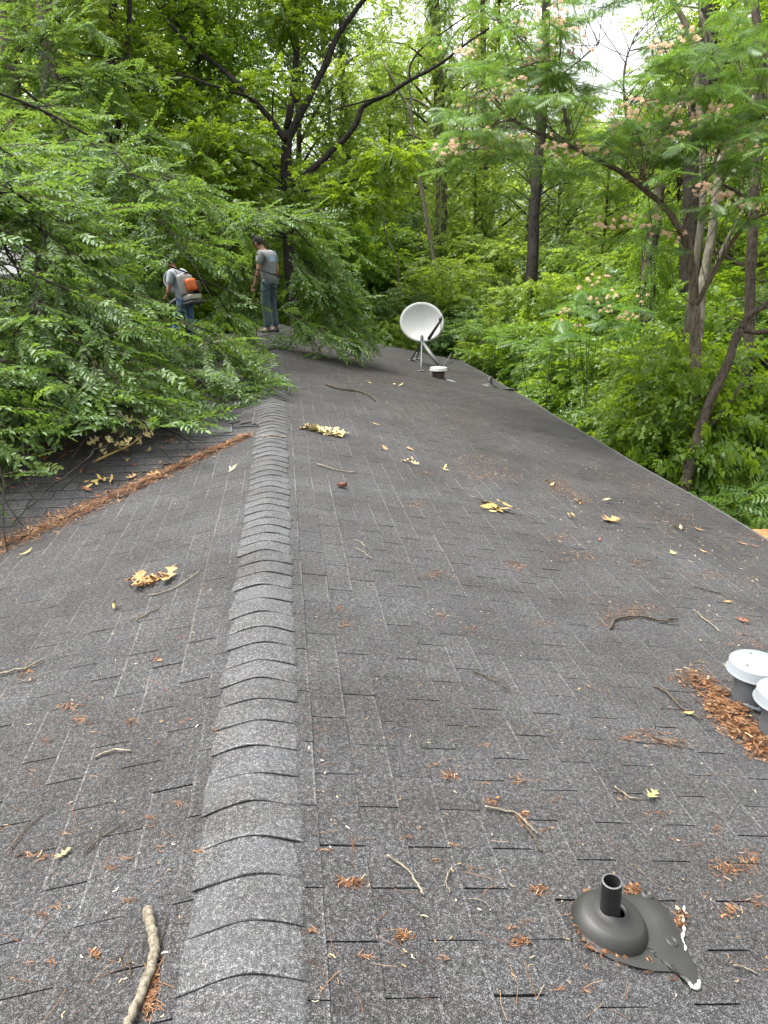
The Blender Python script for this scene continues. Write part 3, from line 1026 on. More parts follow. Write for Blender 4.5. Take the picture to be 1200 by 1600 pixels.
J2 = dict(pelvis=(0,0,0.96), waist=(0.0,0.06,1.10), chest=(0,0.17,1.31), neck=(0,0.28,1.44), head_base=(0,0.34,1.50), crown=(0,0.40,1.63),
          l_sho=(-0.19,0.18,1.38), l_elb=(-0.27,0.22,1.10), l_wri=(-0.20,0.42,0.98), l_hand=(-0.18,0.49,0.96),
          r_sho=(0.19,0.18,1.38), r_elb=(0.28,0.18,1.10), r_wri=(0.24,0.38,0.98), r_hand=(0.23,0.45,0.97),
          l_hip=(-0.095,0,0.91), l_knee=(-0.12,0.20,0.5), l_ank=(-0.12,0.22,0.085), l_toe=(-0.13,0.38,0.04),
          r_hip=(0.095,0,0.91), r_knee=(0.11,0.0,0.5), r_ank=(0.11,-0.20,0.09), r_toe=(0.12,-0.04,0.04), look=(0.1, 1, -0.5))
J2 = {k: ((v[0] * 1.02, v[1] * (0.8 if v[2] > 0.95 else 1.0), v[2] * 1.03 + (0.07 if v[2] > 1.25 else 0) + (0.03 if v[2] > 1.4 else 0)) if k != 'look' else v) for k, v in J2.items()}
bpz = on_roof(296, 545)
blo, JB, so2 = person(bpz, rad(58), J2, 'shirt_white', 'jeans', 'person in a white shirt and jeans wearing a backpack leaf blower', 'hair', 0)
# the backpack blower: carried, so a thing of its own
bl = empty('leaf_blower', bpz, rad(58))
tag(bl, 'orange and white backpack leaf blower worn on the person in the white shirt', 'leaf blower')
def rounded_box(name, c, s, mat, parent, rx_=0.0, bev=0.03, seg=3):
    bm = bmesh.new()
    bmesh.ops.create_cube(bm, size=1.0)
    for v in bm.verts:
        v.co = Vector((v.co.x * s[0], v.co.y * s[1], v.co.z * s[2]))
    bmesh.ops.bevel(bm, geom=list(bm.edges), offset=bev, segments=seg, affect='EDGES', profile=0.6)
    bmesh.ops.rotate(bm, verts=bm.verts, cent=(0, 0, 0), matrix=Matrix.Rotation(rx_, 3, 'X'))
    bmesh.ops.translate(bm, verts=bm.verts, vec=c)
    me = bpy.data.meshes.new(name); bm.to_mesh(me); bm.free()
    return link(name, me, parent, mat, True)
lean = rad(-14)
rounded_box('fan_housing', (0, -0.05, 1.27), (0.40, 0.16, 0.42), M['white_plastic'], bl, lean, 0.07)
rounded_box('engine_cover', (-0.02, -0.18, 1.27), (0.22, 0.18, 0.25), M['orange'], bl, lean, 0.06)
rounded_box('muffler', (0.15, -0.18, 1.22), (0.13, 0.18, 0.24), M['rust'], bl, lean, 0.03)
rounded_box('fuel_tank', (0.02, -0.18, 1.03), (0.38, 0.20, 0.11), M['beige'], bl, lean, 0.035)
rounded_box('base_frame', (0.04, -0.20, 0.93), (0.46, 0.24, 0.06), M['dark_metal'], bl, lean, 0.02)
rounded_box('back_pad', (0, 0.02, 1.28), (0.34, 0.06, 0.40), M['dark_metal'], bl, lean, 0.025)
for s in (-1, 1):
    MB().tube(smooth_line([(s*0.12, 0.0, 1.46), (s*0.13, 0.12, 1.56), (s*0.15, 0.30, 1.48), (s*0.17, 0.33, 1.30), (s*0.17, 0.15, 1.12)], 5), 0.024, 8).build('strap', M['white_plastic'], bl, True)
MB().tube(smooth_line([(0.20, -0.05, 1.10), (0.32, 0.10, 1.02), (0.30, 0.40, 0.98), (0.26, 0.75, 0.75), (0.2, 1.15, 0.35)], 6), [0.05]*24 + [0.035], 12).build('blower_tube', M['dark_metal'], bl, True)
MB().tube(smooth_line([(-0.10, -0.03, 1.46), (0, -0.06, 1.50), (0.10, -0.03, 1.46)], 5), 0.018, 8).build('handle', M['white_plastic'], bl, True)

# ------------------------------------------------------------------ litter on the roof
class Bits:
    """thin needles, bark and leaf scraps as one mesh"""
    def __init__(s):
        s.V, s.F, s.r, s.n = [], [], [], 0
    def needle(s, p, ang, L, w, lift, rnd, curl=0.0, pitch=0.0):
        L *= 0.8; w *= 0.62
        """flat strip lying on the roof near p"""
        n = roof_n(p[0], p[1])
        t = np.array([math.cos(ang), math.sin(ang), 0.0]); t -= n * (t @ n); t /= np.linalg.norm(t)
        b_ = np.cross(n, t)
        for k in range(3):
            u = (k / 2 - 0.5) * L
            c = np.asarray(p) + t * u + b_ * curl * L * (1 - 4 * (k/2 - 0.5) ** 2) + n * (lift + pitch * (k / 2) * L)
            s.V.append(c + b_ * w / 2); s.V.append(c - b_ * w / 2)
        o_ = s.n
        s.F += [(o_, o_+1, o_+3, o_+2), (o_+2, o_+3, o_+5, o_+4)]
        s.r += [rnd, rnd]
        s.n += 6
    def build(s, name, mat, label):
        o_ = link(name, np_mesh(name, np.array(s.V), np.array(s.F), s.r), None, mat)
        tag(o_, label, kind='stuff')
        return o_

rl = random.Random(5)
def pile(bits, centre_px, n, spread_px, Lr=(0.02, 0.06), w=(0.0015, 0.004), h=0.02, ang=None, angs=3.2, wide=0.0):
    for _ in range(n):
        gx_, gy_ = rl.gauss(0, 1), rl.gauss(0, 1)
        x_, y_ = centre_px[0] + gx_ * spread_px[0], centre_px[1] + gy_ * spread_px[1]
        p = on_roof_fast(x_, y_)
        if p is None: continue
        k = math.exp(-(gx_ * gx_ + gy_ * gy_) / 2)
        a = (ang if ang is not None else 0) + rl.uniform(-angs, angs)
        ww = rl.uniform(*w)
        if rl.random() < wide: ww *= 3
        bits.needle(p, a, rl.uniform(*Lr), ww, 0.012 + rl.random() * h * k, rl.random() ** 1.2, rl.uniform(-.15, .15), rl.uniform(-.15, .15))

def on_roof_fast(x, y):
    dr = _f + _r * (x - 600) / FPX + _u * (800 - y) / FPX
    best = None
    for (a, b_, c) in ((S, 0, 0), (-S, 0, 0)):
        den = dr[2] + a * dr[0]
        if den >= -1e-6: continue
        t = -(_c[2] + a * _c[0]) / den
        p = _c + t * dr
        if (a > 0) == (p[0] > 0):
            best = p
    if best is None: return None
    if best[0] < 0:
        den = dr[2] - S * dr[1]                   # wing slope facing the camera: z = S*(y-WY)
        if den < -1e-6:
            t = -(_c[2] - S * (_c[1] - WY)) / den
            p = _c + t * dr
            if p[0] < 0 and p[1] < WY and abs(p[1] - WY) < -p[0]:
                best = p
    if not (WX < best[0] < HW - 0.03 and Y0 < best[1] < Y1 - 0.1): return None
    best[2] = roof_z(best[0], best[1])
    return best

# the valley between main roof and wing: a band of red-brown straw and leaf scraps
vb = Bits()
for _ in range(5200):
    t = rl.random()
    xv = -0.18 - t * 1.95
    yv = WY + xv * 1.0
    wdt = 0.03 + 0.11 * t * rl.random()
    o_ = rl.gauss(0, 1) * wdt
    x_, y_ = xv + o_ * 0.9, yv - o_ * 0.9 * 0.75 - 0.03
    x_ += rl.gauss(0, 0.03)
    p = np.array([x_, y_, roof_z(x_, y_)])
    vb.needle(p, rl.uniform(0, 6.3), rl.uniform(0.02, 0.07), rl.choice([0.002, 0.003, 0.004, 0.012]), 0.012 + rl.random() * 0.035 * math.exp(-(o_ / max(wdt, .01)) ** 2), rl.random() ** 1.1, rl.uniform(-.2, .2), rl.uniform(-.25, .25))
vb.build('valley_litter', M['straw'], 'red brown leaf litter and straw gathered along the roof valley')
# dark rotting litter higher on the wing, under the branches
db = Bits()
for _ in range(2200):
    x_, y_ = rl.gauss(-2.8, 0.8), WY - abs(rl.gauss(0.25, 0.3))
    if not (WX + .1 < x_ < -0.3) or abs(y_ - WY) > -x_ - 0.1: continue
    p = np.array([x_, y_, roof_z(x_, y_)])
    db.needle(p, rl.uniform(0, 6.3), rl.uniform(0.03, 0.08), rl.choice([0.004, 0.01, 0.03]), 0.012 + rl.random() * 0.03, rl.random(), rl.uniform(-.2, .2), rl.uniform(-.2, .2))
db.build('rotting_litter', M['straw_dark'], 'dark brown rotting leaves lying on the side wing under the branches')
# heap against the paired vents
hb_ = Bits()
for k in range(9):
    c = [(1078, 1062), (1098, 1072), (1115, 1088), (1120, 1108), (1135, 1122), (1150, 1140), (1170, 1155), (1190, 1170), (1150, 1115)][k]
    pile(hb_, c, [140, 150, 300, 420, 420, 420, 350, 260, 250][k], (11, 9), (0.015, 0.05), (0.002, 0.006), 0.035, wide=0.25)
pile(hb_, (1195, 1180), 120, (16, 6), (0.015, 0.05), (0.002, 0.006), 0.02, wide=0.2)
hb_.build('vent_litter', M['straw'], 'heap of orange brown litter piled against the paired round vents')
# ring of litter round the rubber boot
bb = Bits()
for q in [(903,1425),(901,1445),(906,1462),(913,1475),(925,1487),(940,1497),(958,1503),(915,1410),(990,1402),(983,1403),(968,1505),(1010,1516),(1060,1450),(1061,1442)]:
    pile(bb, q, 34, (4, 5), (0.012, 0.035), (0.002, 0.005), 0.012, wide=0.2)
bb.build('boot_litter', M['straw'], 'brown straw caught round the edge of the rubber pipe boot')
# everywhere else: little tufts caught in the slots, loose needles, pale bits
sb_ = Bits()
clumps = [(975,955,26,8,170),(1000,950,22,6,110),(945,965,9,9,80),(600,593,40,7,260),(640,640,40,6,220),(700,665,40,10,260),(735,722,25,9,160),(770,745,30,9,160),(870,757,10,7,110),(880,770,14,5,90),(910,785,12,6,60),(545,1386,12,5,60),(630,1470,8,4,40),(810,1481,9,4,40),
 (700,1217,8,4,40),(805,1225,8,4,30),(765,1262,6,5,30),(815,1285,6,6,30),(1040,1162,20,6,60),(1005,1150,16,5,50),(985,1160,14,4,40),(935,1080,12,8,25),(840,1402,9,4,40),(1045,1168,20,4,50),(1130,1365,14,8,80),(1160,1355,12,9,60),(1135,1435,10,6,40),(1120,1305,5,10,20),(1155,995,10,8,50),(1185,1005,9,6,50),(1165,968,9,6,50),
 (60,1340,14,4,30),(110,1110,10,4,40),(45,1060,9,8,40),(20,943,14,5,30),(130,1130,8,4,30),(150,1495,5,4,20),(235,1570,6,14,90),(243,1530,5,16,80),(205,1130,6,3,20),(250,1035,6,3,14),(670,740,14,5,40),(1105,790,30,10,90),(1060,815,30,8,90),(1010,760,40,12,120),(850,975,14,5,50),(690,965,10,4,30),(735,985,10,4,30),(540,978,6,3,20),(530,955,5,3,16),(880,840,20,5,40),(905,870,18,5,40),(650,790,7,4,30),(1000,880,14,5,30),(1110,900,20,6,50),(1170,905,15,8,50),(1180,840,14,5,60),(680,900,14,4,24),(810,885,12,4,24),(925,930,14,4,30),(1060,1060,10,4,40),(1095,1035,6,6,26),(1020,1280,10,3,20),(1180,1420,9,7,30)]
for (x_, y_, sx, sy, n_) in clumps:
    pile(sb_, (x_, y_), n_ if y_ > 900 else n_ * 2, (sx, sy), (0.010, 0.036), (0.0015, 0.004) if y_ > 900 else (0.003, 0.008), 0.006, wide=0.08)
for _ in range(80):       # tufts at slots all over
    x_, y_ = rl.uniform(480, 1195), rl.uniform(640, 1590)
    if y_ < 560 + (x_ - 715) * 0.62 + 30: continue
    pile(sb_, (x_, y_), rl.randint(4, 14), (6 + 3 * rl.random(), 2.0), (0.008, 0.026), (0.0012, 0.003), 0.003, ang=0, angs=0.9)
for _ in range(50):
    pile(sb_, (rl.uniform(5, 370), rl.uniform(880, 1590)), rl.randint(3, 10), (6, 3), (0.012, 0.04), (0.0015, 0.003), 0.004, ang=2.6, angs=0.6)
for _ in range(230):       # single pine needles
    x_, y_ = rl.uniform(0, 1200), rl.uniform(580, 1600)
    p = on_roof_fast(x_, y_)
    if p is not None:
        sb_.needle(p, rl.uniform(0, 6.3), rl.uniform(0.05, 0.13), rl.uniform(0.0012, 0.0022), 0.0125, rl.random(), rl.uniform(-.12, .12))
sb_.build('scattered_straw', M['straw'], 'orange brown straw tufts and pine needles scattered over the shingles')
pb_ = Bits()
for _ in range(520):
    x_, y_ = rl.uniform(0, 1200), 560 + 1040 * rl.random() ** 1.6
    p = on_roof_fast(x_, y_)
    if p is not None:
        pb_.needle(p, rl.uniform(0, 6.3), rl.uniform(0.006, 0.022), rl.uniform(0.002, 0.007), 0.0125, rl.random(), rl.uniform(-.3, .3))
for _ in range(700):
    x_ = rl.uniform(560, 1190)
    y_ = 560 + (x_ - 700) * 0.60 + abs(rl.gauss(0, 75)) + 16
    p = on_roof_fast(x_, y_)
    if p is not None:
        pb_.needle(p, rl.uniform(0, 6.3), rl.uniform(0.01, 0.06), rl.uniform(0.002, 0.010), 0.0125, rl.random() ** 1.4, rl.uniform(-.3, .3))
pb_.build('pale_scraps', M['speck'], 'small pale leaf scraps and seeds dotted over the roof')

# twigs, each one a thing
def twig(px, r, mat, label, name='twig', knots=0, fork=None, lift=None):
    pts = [on_roof(*q) for q in px]
    base_ = pts[len(pts) // 2].copy()
    n_ = roof_n(base_[0], base_[1])
    L = smooth_line([p - base_ + n_ * (r * 1.0 + (lift or 0.002)) for p in pts], 4)
    jw = 0.16 if r > 0.008 else 0.45
    L += np.array([[rl.gauss(0, r * jw), rl.gauss(0, r * jw), abs(rl.gauss(0, r * jw))] for _ in L])
    k = len(L)
    jr = 0.05 if r > 0.008 else 0.14
    rr = [r * (1.08 - 0.35 * i / k) * rl.uniform(1 - jr, 1 + jr) for i in range(k)]
    mb = MB().tube(L, rr, 8 if r > 0.008 else 6)
    if fork:
        i0 = int(k * fork[0]); d_ = L[min(i0+2, k-1)] - L[i0]; d_ /= np.linalg.norm(d_) + 1e-9
        sd_ = np.cross(n_, d_) * fork[1]
        mb.tube([L[i0], L[i0] + (d_ * 0.6 + sd_) * fork[2] * 0.5 + n_ * r, L[i0] + (d_ + sd_ * 0.8) * fork[2] + n_ * r * 0.5], [r * 0.7, r * 0.55, r * 0.3], 6)
    o_ = mb.build(name, M[mat], None, True)
    o_.location = base_
    tag(o_, label, 'stick' if name == 'stick' else 'twig', 'twigs lying on the roof')
    return o_
twig([(234,1430),(238,1452),(244,1480),(241,1510),(228,1550),(210,1592),(200,1615)], 0.0125, 'twig_pale', 'thick bleached stick lying near the ridge at the bottom left', 'stick')
for px, r, mt, lb, fk in [
 ([(230,933),(262,925),(290,910),(313,893)], 0.0035, 'twig_pale', 'thin pale twig just right of the curled tan leaf left of the ridge', None),
 ([(953,985),(958,972),(975,967),(1005,965),(1030,972),(1045,969),(1059,969)], 0.0065, 'twig', 'long crooked grey brown twig above the paired vents', (0.7, -1, 0.06)),
 ([(1089,958),(1097,967),(1108,975),(1123,988)], 0.005, 'twig_pale', 'short straight twig between the long crooked twig and right edge', (0.5, 1, 0.04)),
 ([(1020,1073),(1040,1084),(1060,1105),(1078,1116),(1097,1127)], 0.005, 'twig', 'forked brown twig with a yellow leaf left of the vent litter', (0.4, 1, 0.07)),
 ([(756,1262),(780,1267),(805,1273),(824,1290),(838,1305)], 0.0035, 'twig_pale', 'bent tan twig with straw on the right slope above the rubber boot', None),
 ([(822,1293),(830,1305),(838,1320),(847,1333)], 0.003, 'twig', 'short reddish twig touching the end of the bent tan twig', None),
 ([(604,1340),(625,1353),(640,1366),(652,1385),(661,1400)], 0.0035, 'twig_pale', 'curved pale twig right of the ridge near the bottom of the photo', None),
 ([(703,1362),(698,1372),(697,1382),(702,1397)], 0.0025, 'twig_pale', 'tiny curved pale twig right of the curved pale twig near the bottom', None),
 ([(731,1407),(745,1407),(756,1412),(766,1420)], 0.0018, 'twig_pale', 'hair thin grey twig below the tiny curved pale twig', None),
 ([(741,1050),(760,1060),(780,1070),(798,1081)], 0.003, 'twig', 'pair of thin straight brown twigs in the middle of the right slope', (0.3, 0.5, 0.10)),
 ([(555,845),(563,848),(570,855)], 0.003, 'twig_pale', 'upper of two short pale twigs right of the ridge', None),
 ([(556,858),(568,865),(581,875)], 0.004, 'twig_pale', 'lower of two short pale twigs right of the ridge', None),
 ([(497,727),(515,733),(535,738),(558,740)], 0.006, 'twig_pale', 'long pale twig above the reddish bark chip', None),
 ([(509,602),(530,609),(555,612),(575,618),(586,628)], 0.012, 'twig', 'long bowed twig lying below the overhanging branch on the right slope', None),
 ([(0,1056),(20,1051),(45,1045),(70,1031)], 0.005, 'twig_pale', 'tan twig sticking in from the left photo edge', (0.6, 1, 0.06)),
 ([(150,1186),(165,1178),(185,1174),(208,1176)], 0.004, 'twig_pale', 'bowed pale twig in the middle of the left slope', None),
 ([(213,972),(230,962),(240,957),(252,950)], 0.0035, 'twig', 'short tan twig below the curled tan leaf', None),
 ([(131,1336),(150,1318),(170,1302),(200,1283)], 0.0022, 'twig', 'thin brown pine needle pair above the thick stick', (0.2, 0.3, 0.12)),
 ([(14,1330),(35,1305),(55,1285),(76,1268)], 0.0025, 'twig', 'thin tan twig near the left edge above the yellow leaf', (0.3, 0.4, 0.08)),
 ([(959,1231),(972,1240),(985,1248),(1005,1251)], 0.003, 'twig_pale', 'slim twig pointing at the yellow lobed leaf', None),
 ([(410,685),(425,682),(435,684),(446,686)], 0.010, 'twig_pale', 'bleached twig lying across the ridge caps', None),
 ([(402,592),(404,578),(406,562)], 0.010, 'twig_pale', 'bleached twig lying along the ridge by the green branch tip', None),
 ([(1016,1152),(1045,1163),(1065,1168),(1085,1174)], 0.003, 'twig', 'thin reddish twig left of the vent litter', (0.4, 0.6, 0.06)),
 ([(1186,1031),(1195,1026),(1206,1021)], 0.006, 'twig_pale', 'pale twig end reaching out behind the paired vents', None),
 ([(1146,1511),(1160,1513),(1185,1525)], 0.0028, 'twig_pale', 'short pale twig right of the torn boot flange', None),
 ([(1085,918),(1110,925),(1130,931),(1140,942)], 0.004, 'twig', 'thin bent twig high above the paired vents', None),
 ([(1128,1038),(1138,1046),(1148,1058)], 0.004, 'twig_pale', 'small twig leaning to the vents from the left', None),
 ([(206,1530),(202,1505),(196,1478)], 0.0015, 'twig', 'fine brown needles standing left of the thick stick', (0.1, 0.3, 0.09)),
 ([(246,1500),(252,1470),(262,1432)], 0.0015, 'twig', 'fine straw stem leaning right of the thick stick', (0.1, 0.2, 0.08)),
]:
    twig(px, r, mt, lb, 'twig', 0, fk)

# dry leaves
def leaf_outline(lobes):
    if lobes == 0:
        return [(0,0),(0.15,0.10),(0.4,0.14),(0.7,0.10),(1,0),(0.7,-0.10),(0.4,-0.14),(0.15,-0.1)]
    return [(0,0),(0.10,0.05),(0.22,0.26),(0.30,0.08),(0.42,0.10),(0.55,0.36),(0.62,0.12),(0.74,0.10),(0.86,0.2),(1,0),
            (0.86,-0.2),(0.74,-0.10),(0.62,-0.12),(0.55,-0.36),(0.42,-0.10),(0.30,-0.08),(0.22,-0.26),(0.10,-0.05)]
def add_leaf(mb, c, n_, size, ang, lobes, curl, lift=0.012, mi=0):
    o2 = leaf_outline(lobes)
    t = np.array([math.cos(ang), math.sin(ang), 0.0]); t -= n_ * (t @ n_); t /= np.linalg.norm(t)
    b_ = np.cross(n_, t)
    V = []
    m_ = len(o2)
    for (u, v) in o2:
        z = lift + size * (curl * (v * v * 3.0 + (u - 0.5) ** 2 * 0.9) + 0.02 * math.sin(u * 9))
        V.append(c + t * (u - 0.5) * size + b_ * v * size + n_ * z)
    mid = []
    half = m_ // 2
    for i in range(1, half):
        u = o2[i][0]
        mid.append(c + t * (u - 0.5) * size + n_ * (lift + size * curl * (u - 0.5) ** 2 * 0.9))
    V2 = V + mid
    F = []
    for i in range(1, half - 1):
        F.append((i, i + 1, m_ + i, m_ + i - 1))
        j = m_ - i
        F.append((j, m_ + i - 1, m_ + i, j - 1))
    F.append((0, 1, m_)); F.append((0, m_, m_ - 1))
    F.append((half - 1, half, m_ + half - 2)); F.append((half, half + 1, m_ + half - 2))
    mb.add(V2, F, mi)
    mb.tube([c - t * size * 0.5 + n_ * lift, c - t * size * 0.72 + n_ * (lift + 0.004)], [0.0015, 0.001], 4, mi, False)

def dry_leaf(px, size_px, mat, label, n=1, lobes=1, curl=0.5, spread=0.5, name=None):
    p = on_roof(*px)
    d = proj(p)[2]
    sz = size_px / FPX * d
    n_ = roof_n(p[0], p[1])
    root = empty('dry_leaf_cluster', p) if n > 1 else None
    for k in range(n):
        off_ = np.zeros(3)
        nn = n_
        s_ = sz
        if n > 1:
            off_ = np.array([rl.gauss(0, 1), rl.gauss(0, 1), 0]) * sz * spread * 0.5
            s_ = sz * rl.uniform(0.3, 0.75)
            nn = n_ + np.array([rl.gauss(0, .4), rl.gauss(0, .4), 0]); nn /= np.linalg.norm(nn)
            off_[2] = roof_z(p[0] + off_[0], p[1] + off_[1]) - roof_z(p[0], p[1]) + abs(rl.gauss(0, 0.012))
        mb = MB()
        add_leaf(mb, off_, nn, s_, rl.uniform(0, 6.3), lobes, curl * rl.uniform(0.25, 1.0), 0.010)
        o_ = mb.build('dry_leaf', M[mat], root, True)
    if n == 1:
        root = o_
        o_.location = p
    tag(root, label, 'leaf' if n == 1 else 'leaves', 'dry leaves lying on the roof')
for a in [
 ((1017,1246), 30, 'dry_yellow', 'single yellow lobed leaf lying above the rubber boot', 1, 1, 0.5),
 ((101,1337), 24, 'dry_yellow', 'small yellow leaf low on the left slope', 1, 1, 0.6),
 ((1075,1117), 24, 'dry_yellow', 'small yellow leaf lying on the forked twig by the vents', 1, 0, 0.4),
 ((953,814), 42, 'dry_tan', 'large tan oak leaf in the upper right of the roof', 1, 1, 0.5),
 ((772,795), 44, 'dry_yellow', 'bushy cluster of dry yellow leaves in the middle of the right slope', 14, 0, 0.5),
 ((490,672), 40, 'dry_pale', 'pale yellow dead leaf spray nearest the ridge', 12, 1, 0.6),
 ((517,678), 40, 'dry_pale', 'pale yellow dead leaf spray right of the one nearest the ridge', 12, 1, 0.6),
 ((236,909), 58, 'dry_tan', 'curled tan dead leaves left of the ridge', 11, 1, 0.8),
 ((182,948), 28, 'dry_yellow', 'small two tone leaf below the curled tan leaves', 2, 0, 0.6),
 ((890,808), 22, 'dry_yellow', 'small yellow leaf left of the large tan oak leaf', 4, 0, 0.6),
 ((641,723), 24, 'dry_pale', 'pale crumpled leaf between the bark chip and the mushroom vent', 3, 1, 0.6),
 ((600,701), 20, 'dry_tan', 'small tan leaf right of the pale dead leaf sprays', 2, 1, 0.5),
 ((640,703), 16, 'dry_tan', 'tiny tan leaf above the pale crumpled leaf', 1, 1, 0.6),
 ((360,733), 24, 'dry_pale', 'pale dead leaf on the left slope close to the ridge', 3, 0, 0.6),
 ((951,784), 20, 'dry_pale', 'whitish forked leaf above the large tan oak leaf', 2, 1, 0.7),
 ((1050,865), 20, 'dry_pale', 'pale curled leaf far down the right slope', 2, 1, 0.6),
 ((1098,863), 16, 'dry_yellow', 'small yellow leaf near the right eave below the others', 1, 0, 0.6),
 ((1161,851), 16, 'dry_tan', 'orange leaf by the eave at the right photo edge', 1, 0, 0.5),
 ((1180,855), 14, 'dry_red', 'dark red leaf beside the orange leaf by the eave', 1, 0, 0.7),
 ((1060,826), 22, 'dry_pale', 'pale dead leaf tuft near the eave above the orange leaf', 5, 0, 0.6),
 ((1092,829), 18, 'dry_tan', 'tan leaf right of the pale dead leaf tuft near the eave', 1, 0, 0.6),
 ((862,758), 20, 'dry_yellow', 'yellow leaf tuft in the upper right of the roof', 6, 0, 0.6),
 ((904,786), 20, 'dry_yellow', 'yellow leaf tuft just above the whitish forked leaf', 5, 0, 0.6),
 ((697,735), 18, 'dry_pale', 'pale small leaf right of the pale crumpled leaf', 2, 0, 0.6),
 ((1158,971), 22, 'dry_red', 'reddish brown leaf above the paired vents', 1, 1, 0.6),
 ((1135,942), 20, 'dry_tan', 'tan leaf on the end of the thin bent twig', 1, 0, 0.7),
 ((936,845), 14, 'dry_red', 'small red leaf below the large tan oak leaf', 1, 0, 0.5),
 ((577,600), 14, 'dry_pale', 'pale leaf above the long bowed twig', 3, 0, 0.6),
 ((628,603), 20, 'dry_pale', 'pale leaf scrap below the mushroom vent', 3, 0, 0.6),
 ((588,664), 14, 'dry_yellow', 'greenish yellow leaf in the brown straw patch', 1, 0, 0.4),
 ((240,742), 22, 'dry_tan', 'tan leaf standing in the valley litter', 1, 1, 0.9),
 ((206,747), 18, 'dry_tan', 'small tan leaf on the wing shingles above the valley litter', 1, 1, 0.9),
 ((138,767), 22, 'dry_red', 'brown curled leaf on the wing shingles', 1, 0, 0.9),
 ((164,779), 26, 'dry_red', 'dark brown curled leaf beside the valley litter', 2, 0, 0.9),
 ((58,830), 24, 'dry_tan', 'tan leaf low in the valley litter', 2, 0, 0.8),
 ((42,866), 26, 'dry_yellow', 'yellow green leaf beside the branch tip at the left photo edge', 1, 0, 0.7),
 ((155,755), 34, 'dry_yellow', 'yellow straw tuft below the dead branch on the wing', 9, 0, 0.7),
]:
    dry_leaf(*a)
# dead spray with pale yellow withered leaves, on the wing
p = on_roof(185, 722)
db_ = empty('dead_branch', p)
tag(db_, 'dead branch with pale yellow withered leaves lying on the side wing', 'branch')
stem = smooth_line([P(145, 722, proj(p)[2] - 0.02) - p, P(175, 708, proj(p)[2] + 0.05) - p, P(200, 697, proj(p)[2] + 0.1) - p, P(222, 682, proj(p)[2] + 0.15) - p], 5)
MB().tube(stem, np.linspace(0.011, 0.004, len(stem)), 6).build('stem', M['dry_yellow'], db_, True)
for k in range(18):
    q_ = stem[rl.randrange(len(stem))] + np.array([rl.gauss(0, 0.12), rl.gauss(0, 0.07), rl.gauss(0.03, 0.05)])
    nn = np.array([rl.gauss(0, .7), rl.gauss(-0.5, .5), 0.8]); nn /= np.linalg.norm(nn)
    mb = MB()
    add_leaf(mb, q_, nn, rl.uniform(0.07, 0.14), rl.uniform(0, 6.3), 1, rl.uniform(0.5, 1.0), 0.0)
    mb.build('withered_leaf', M['dry_pale'], db_, True)
# bark chip
p = on_roof(535, 762)
bc = MB()
V = []
for k, (sx, z) in enumerate(((1.0, 0.0), (1.0, 0.016), (0.82, 0.026))):
    for i in range(10):
        a = 2 * math.pi * i / 10
        V.append((0.036 * sx * math.cos(a) * (1 + 0.1 * math.sin(3 * a)), 0.022 * sx * math.sin(a), z + 0.012 + 0.003 * math.sin(2 * a + k)))
F = [(j*10+i, j*10+(i+1)%10, (j+1)*10+(i+1)%10, (j+1)*10+i) for j in range(2) for i in range(10)] + [tuple(20 + i for i in range(10))]
bc.add(V, F)
o = bc.build('bark_chip', M['bark_chip'], None, False)
o.location = p
tag(o, 'small reddish brown bark chip right of the ridge', 'bark')

# ------------------------------------------------------------------ vegetation builders
def leaf_shape(L, w, fine):
    if fine:
        V = np.array([(0,0,0),(0.32*L,0.48*w,0.05*L),(0.70*L,0.36*w,0.02*L),(L,0,-0.10*L),(0.70*L,-0.36*w,0.02*L),(0.32*L,-0.48*w,0.05*L)])
        return V, np.array([(0,1,2,3),(0,3,4,5)])
    V = np.array([(0,0,0),(0.42*L,0.5*w,0.07*L),(L,0,-0.08*L),(0.42*L,-0.5*w,0.07*L)])
    return V, np.array([(0,1,2,3)])

def rot_from(d, up, roll):
    """(M,3,3) matrices whose columns are x=d, y, z"""
    d = d / (np.linalg.norm(d, axis=1)[:, None] + 1e-9)
    z = up - d * np.sum(up * d, axis=1)[:, None]
    z /= np.linalg.norm(z, axis=1)[:, None] + 1e-9
    y = np.cross(z, d)
    c, s = np.cos(roll)[:, None], np.sin(roll)[:, None]
    y2 = y * c + z * s
    z2 = z * c - y * s
    return np.stack([d, y2, z2], axis=2)

def place(Vt, Ft, pos, R, s):
    n = len(Vt)
    V = np.einsum('mij,nj->mni', R, Vt) * s[:, None, None] + pos[:, None, :]
    F = Ft[None] + (np.arange(len(pos)) * n)[:, None, None]
    return V.reshape(-1, 3), F.reshape(-1, Ft.shape[1])

def spray(rng, n, L, leaf, w, fine=False, ang=0.9, twist=0.35):
    """a twig with alternate leaves, x along the twig"""
    Vs, Fs, b = [], [], 0
    lv, lf = leaf_shape(leaf, w, fine)
    for i in range(n):
        t = (i + 0.6) / n
        last = i == n - 1
        a = 0.0 if last else (1 if i % 2 else -1) * (ang + rng.normal(0, 0.15))
        d = np.array([[math.cos(a), math.sin(a), -0.15 + rng.normal(0, 0.18)]])
        R = rot_from(d, np.array([[0, 0, 1.0]]), np.array([rng.normal(0, twist)]))
        p = np.array([[t * L, rng.normal(0, 0.01), -0.10 * L * t * t]])
        V, F = place(lv, lf, p, R, np.array([rng.uniform(0.7, 1.15) * (1.0 - 0.3 * abs(t - 0.5))]))
        Vs.append(V); Fs.append(F + b); b += len(V)
    return np.concatenate(Vs), np.concatenate(Fs)

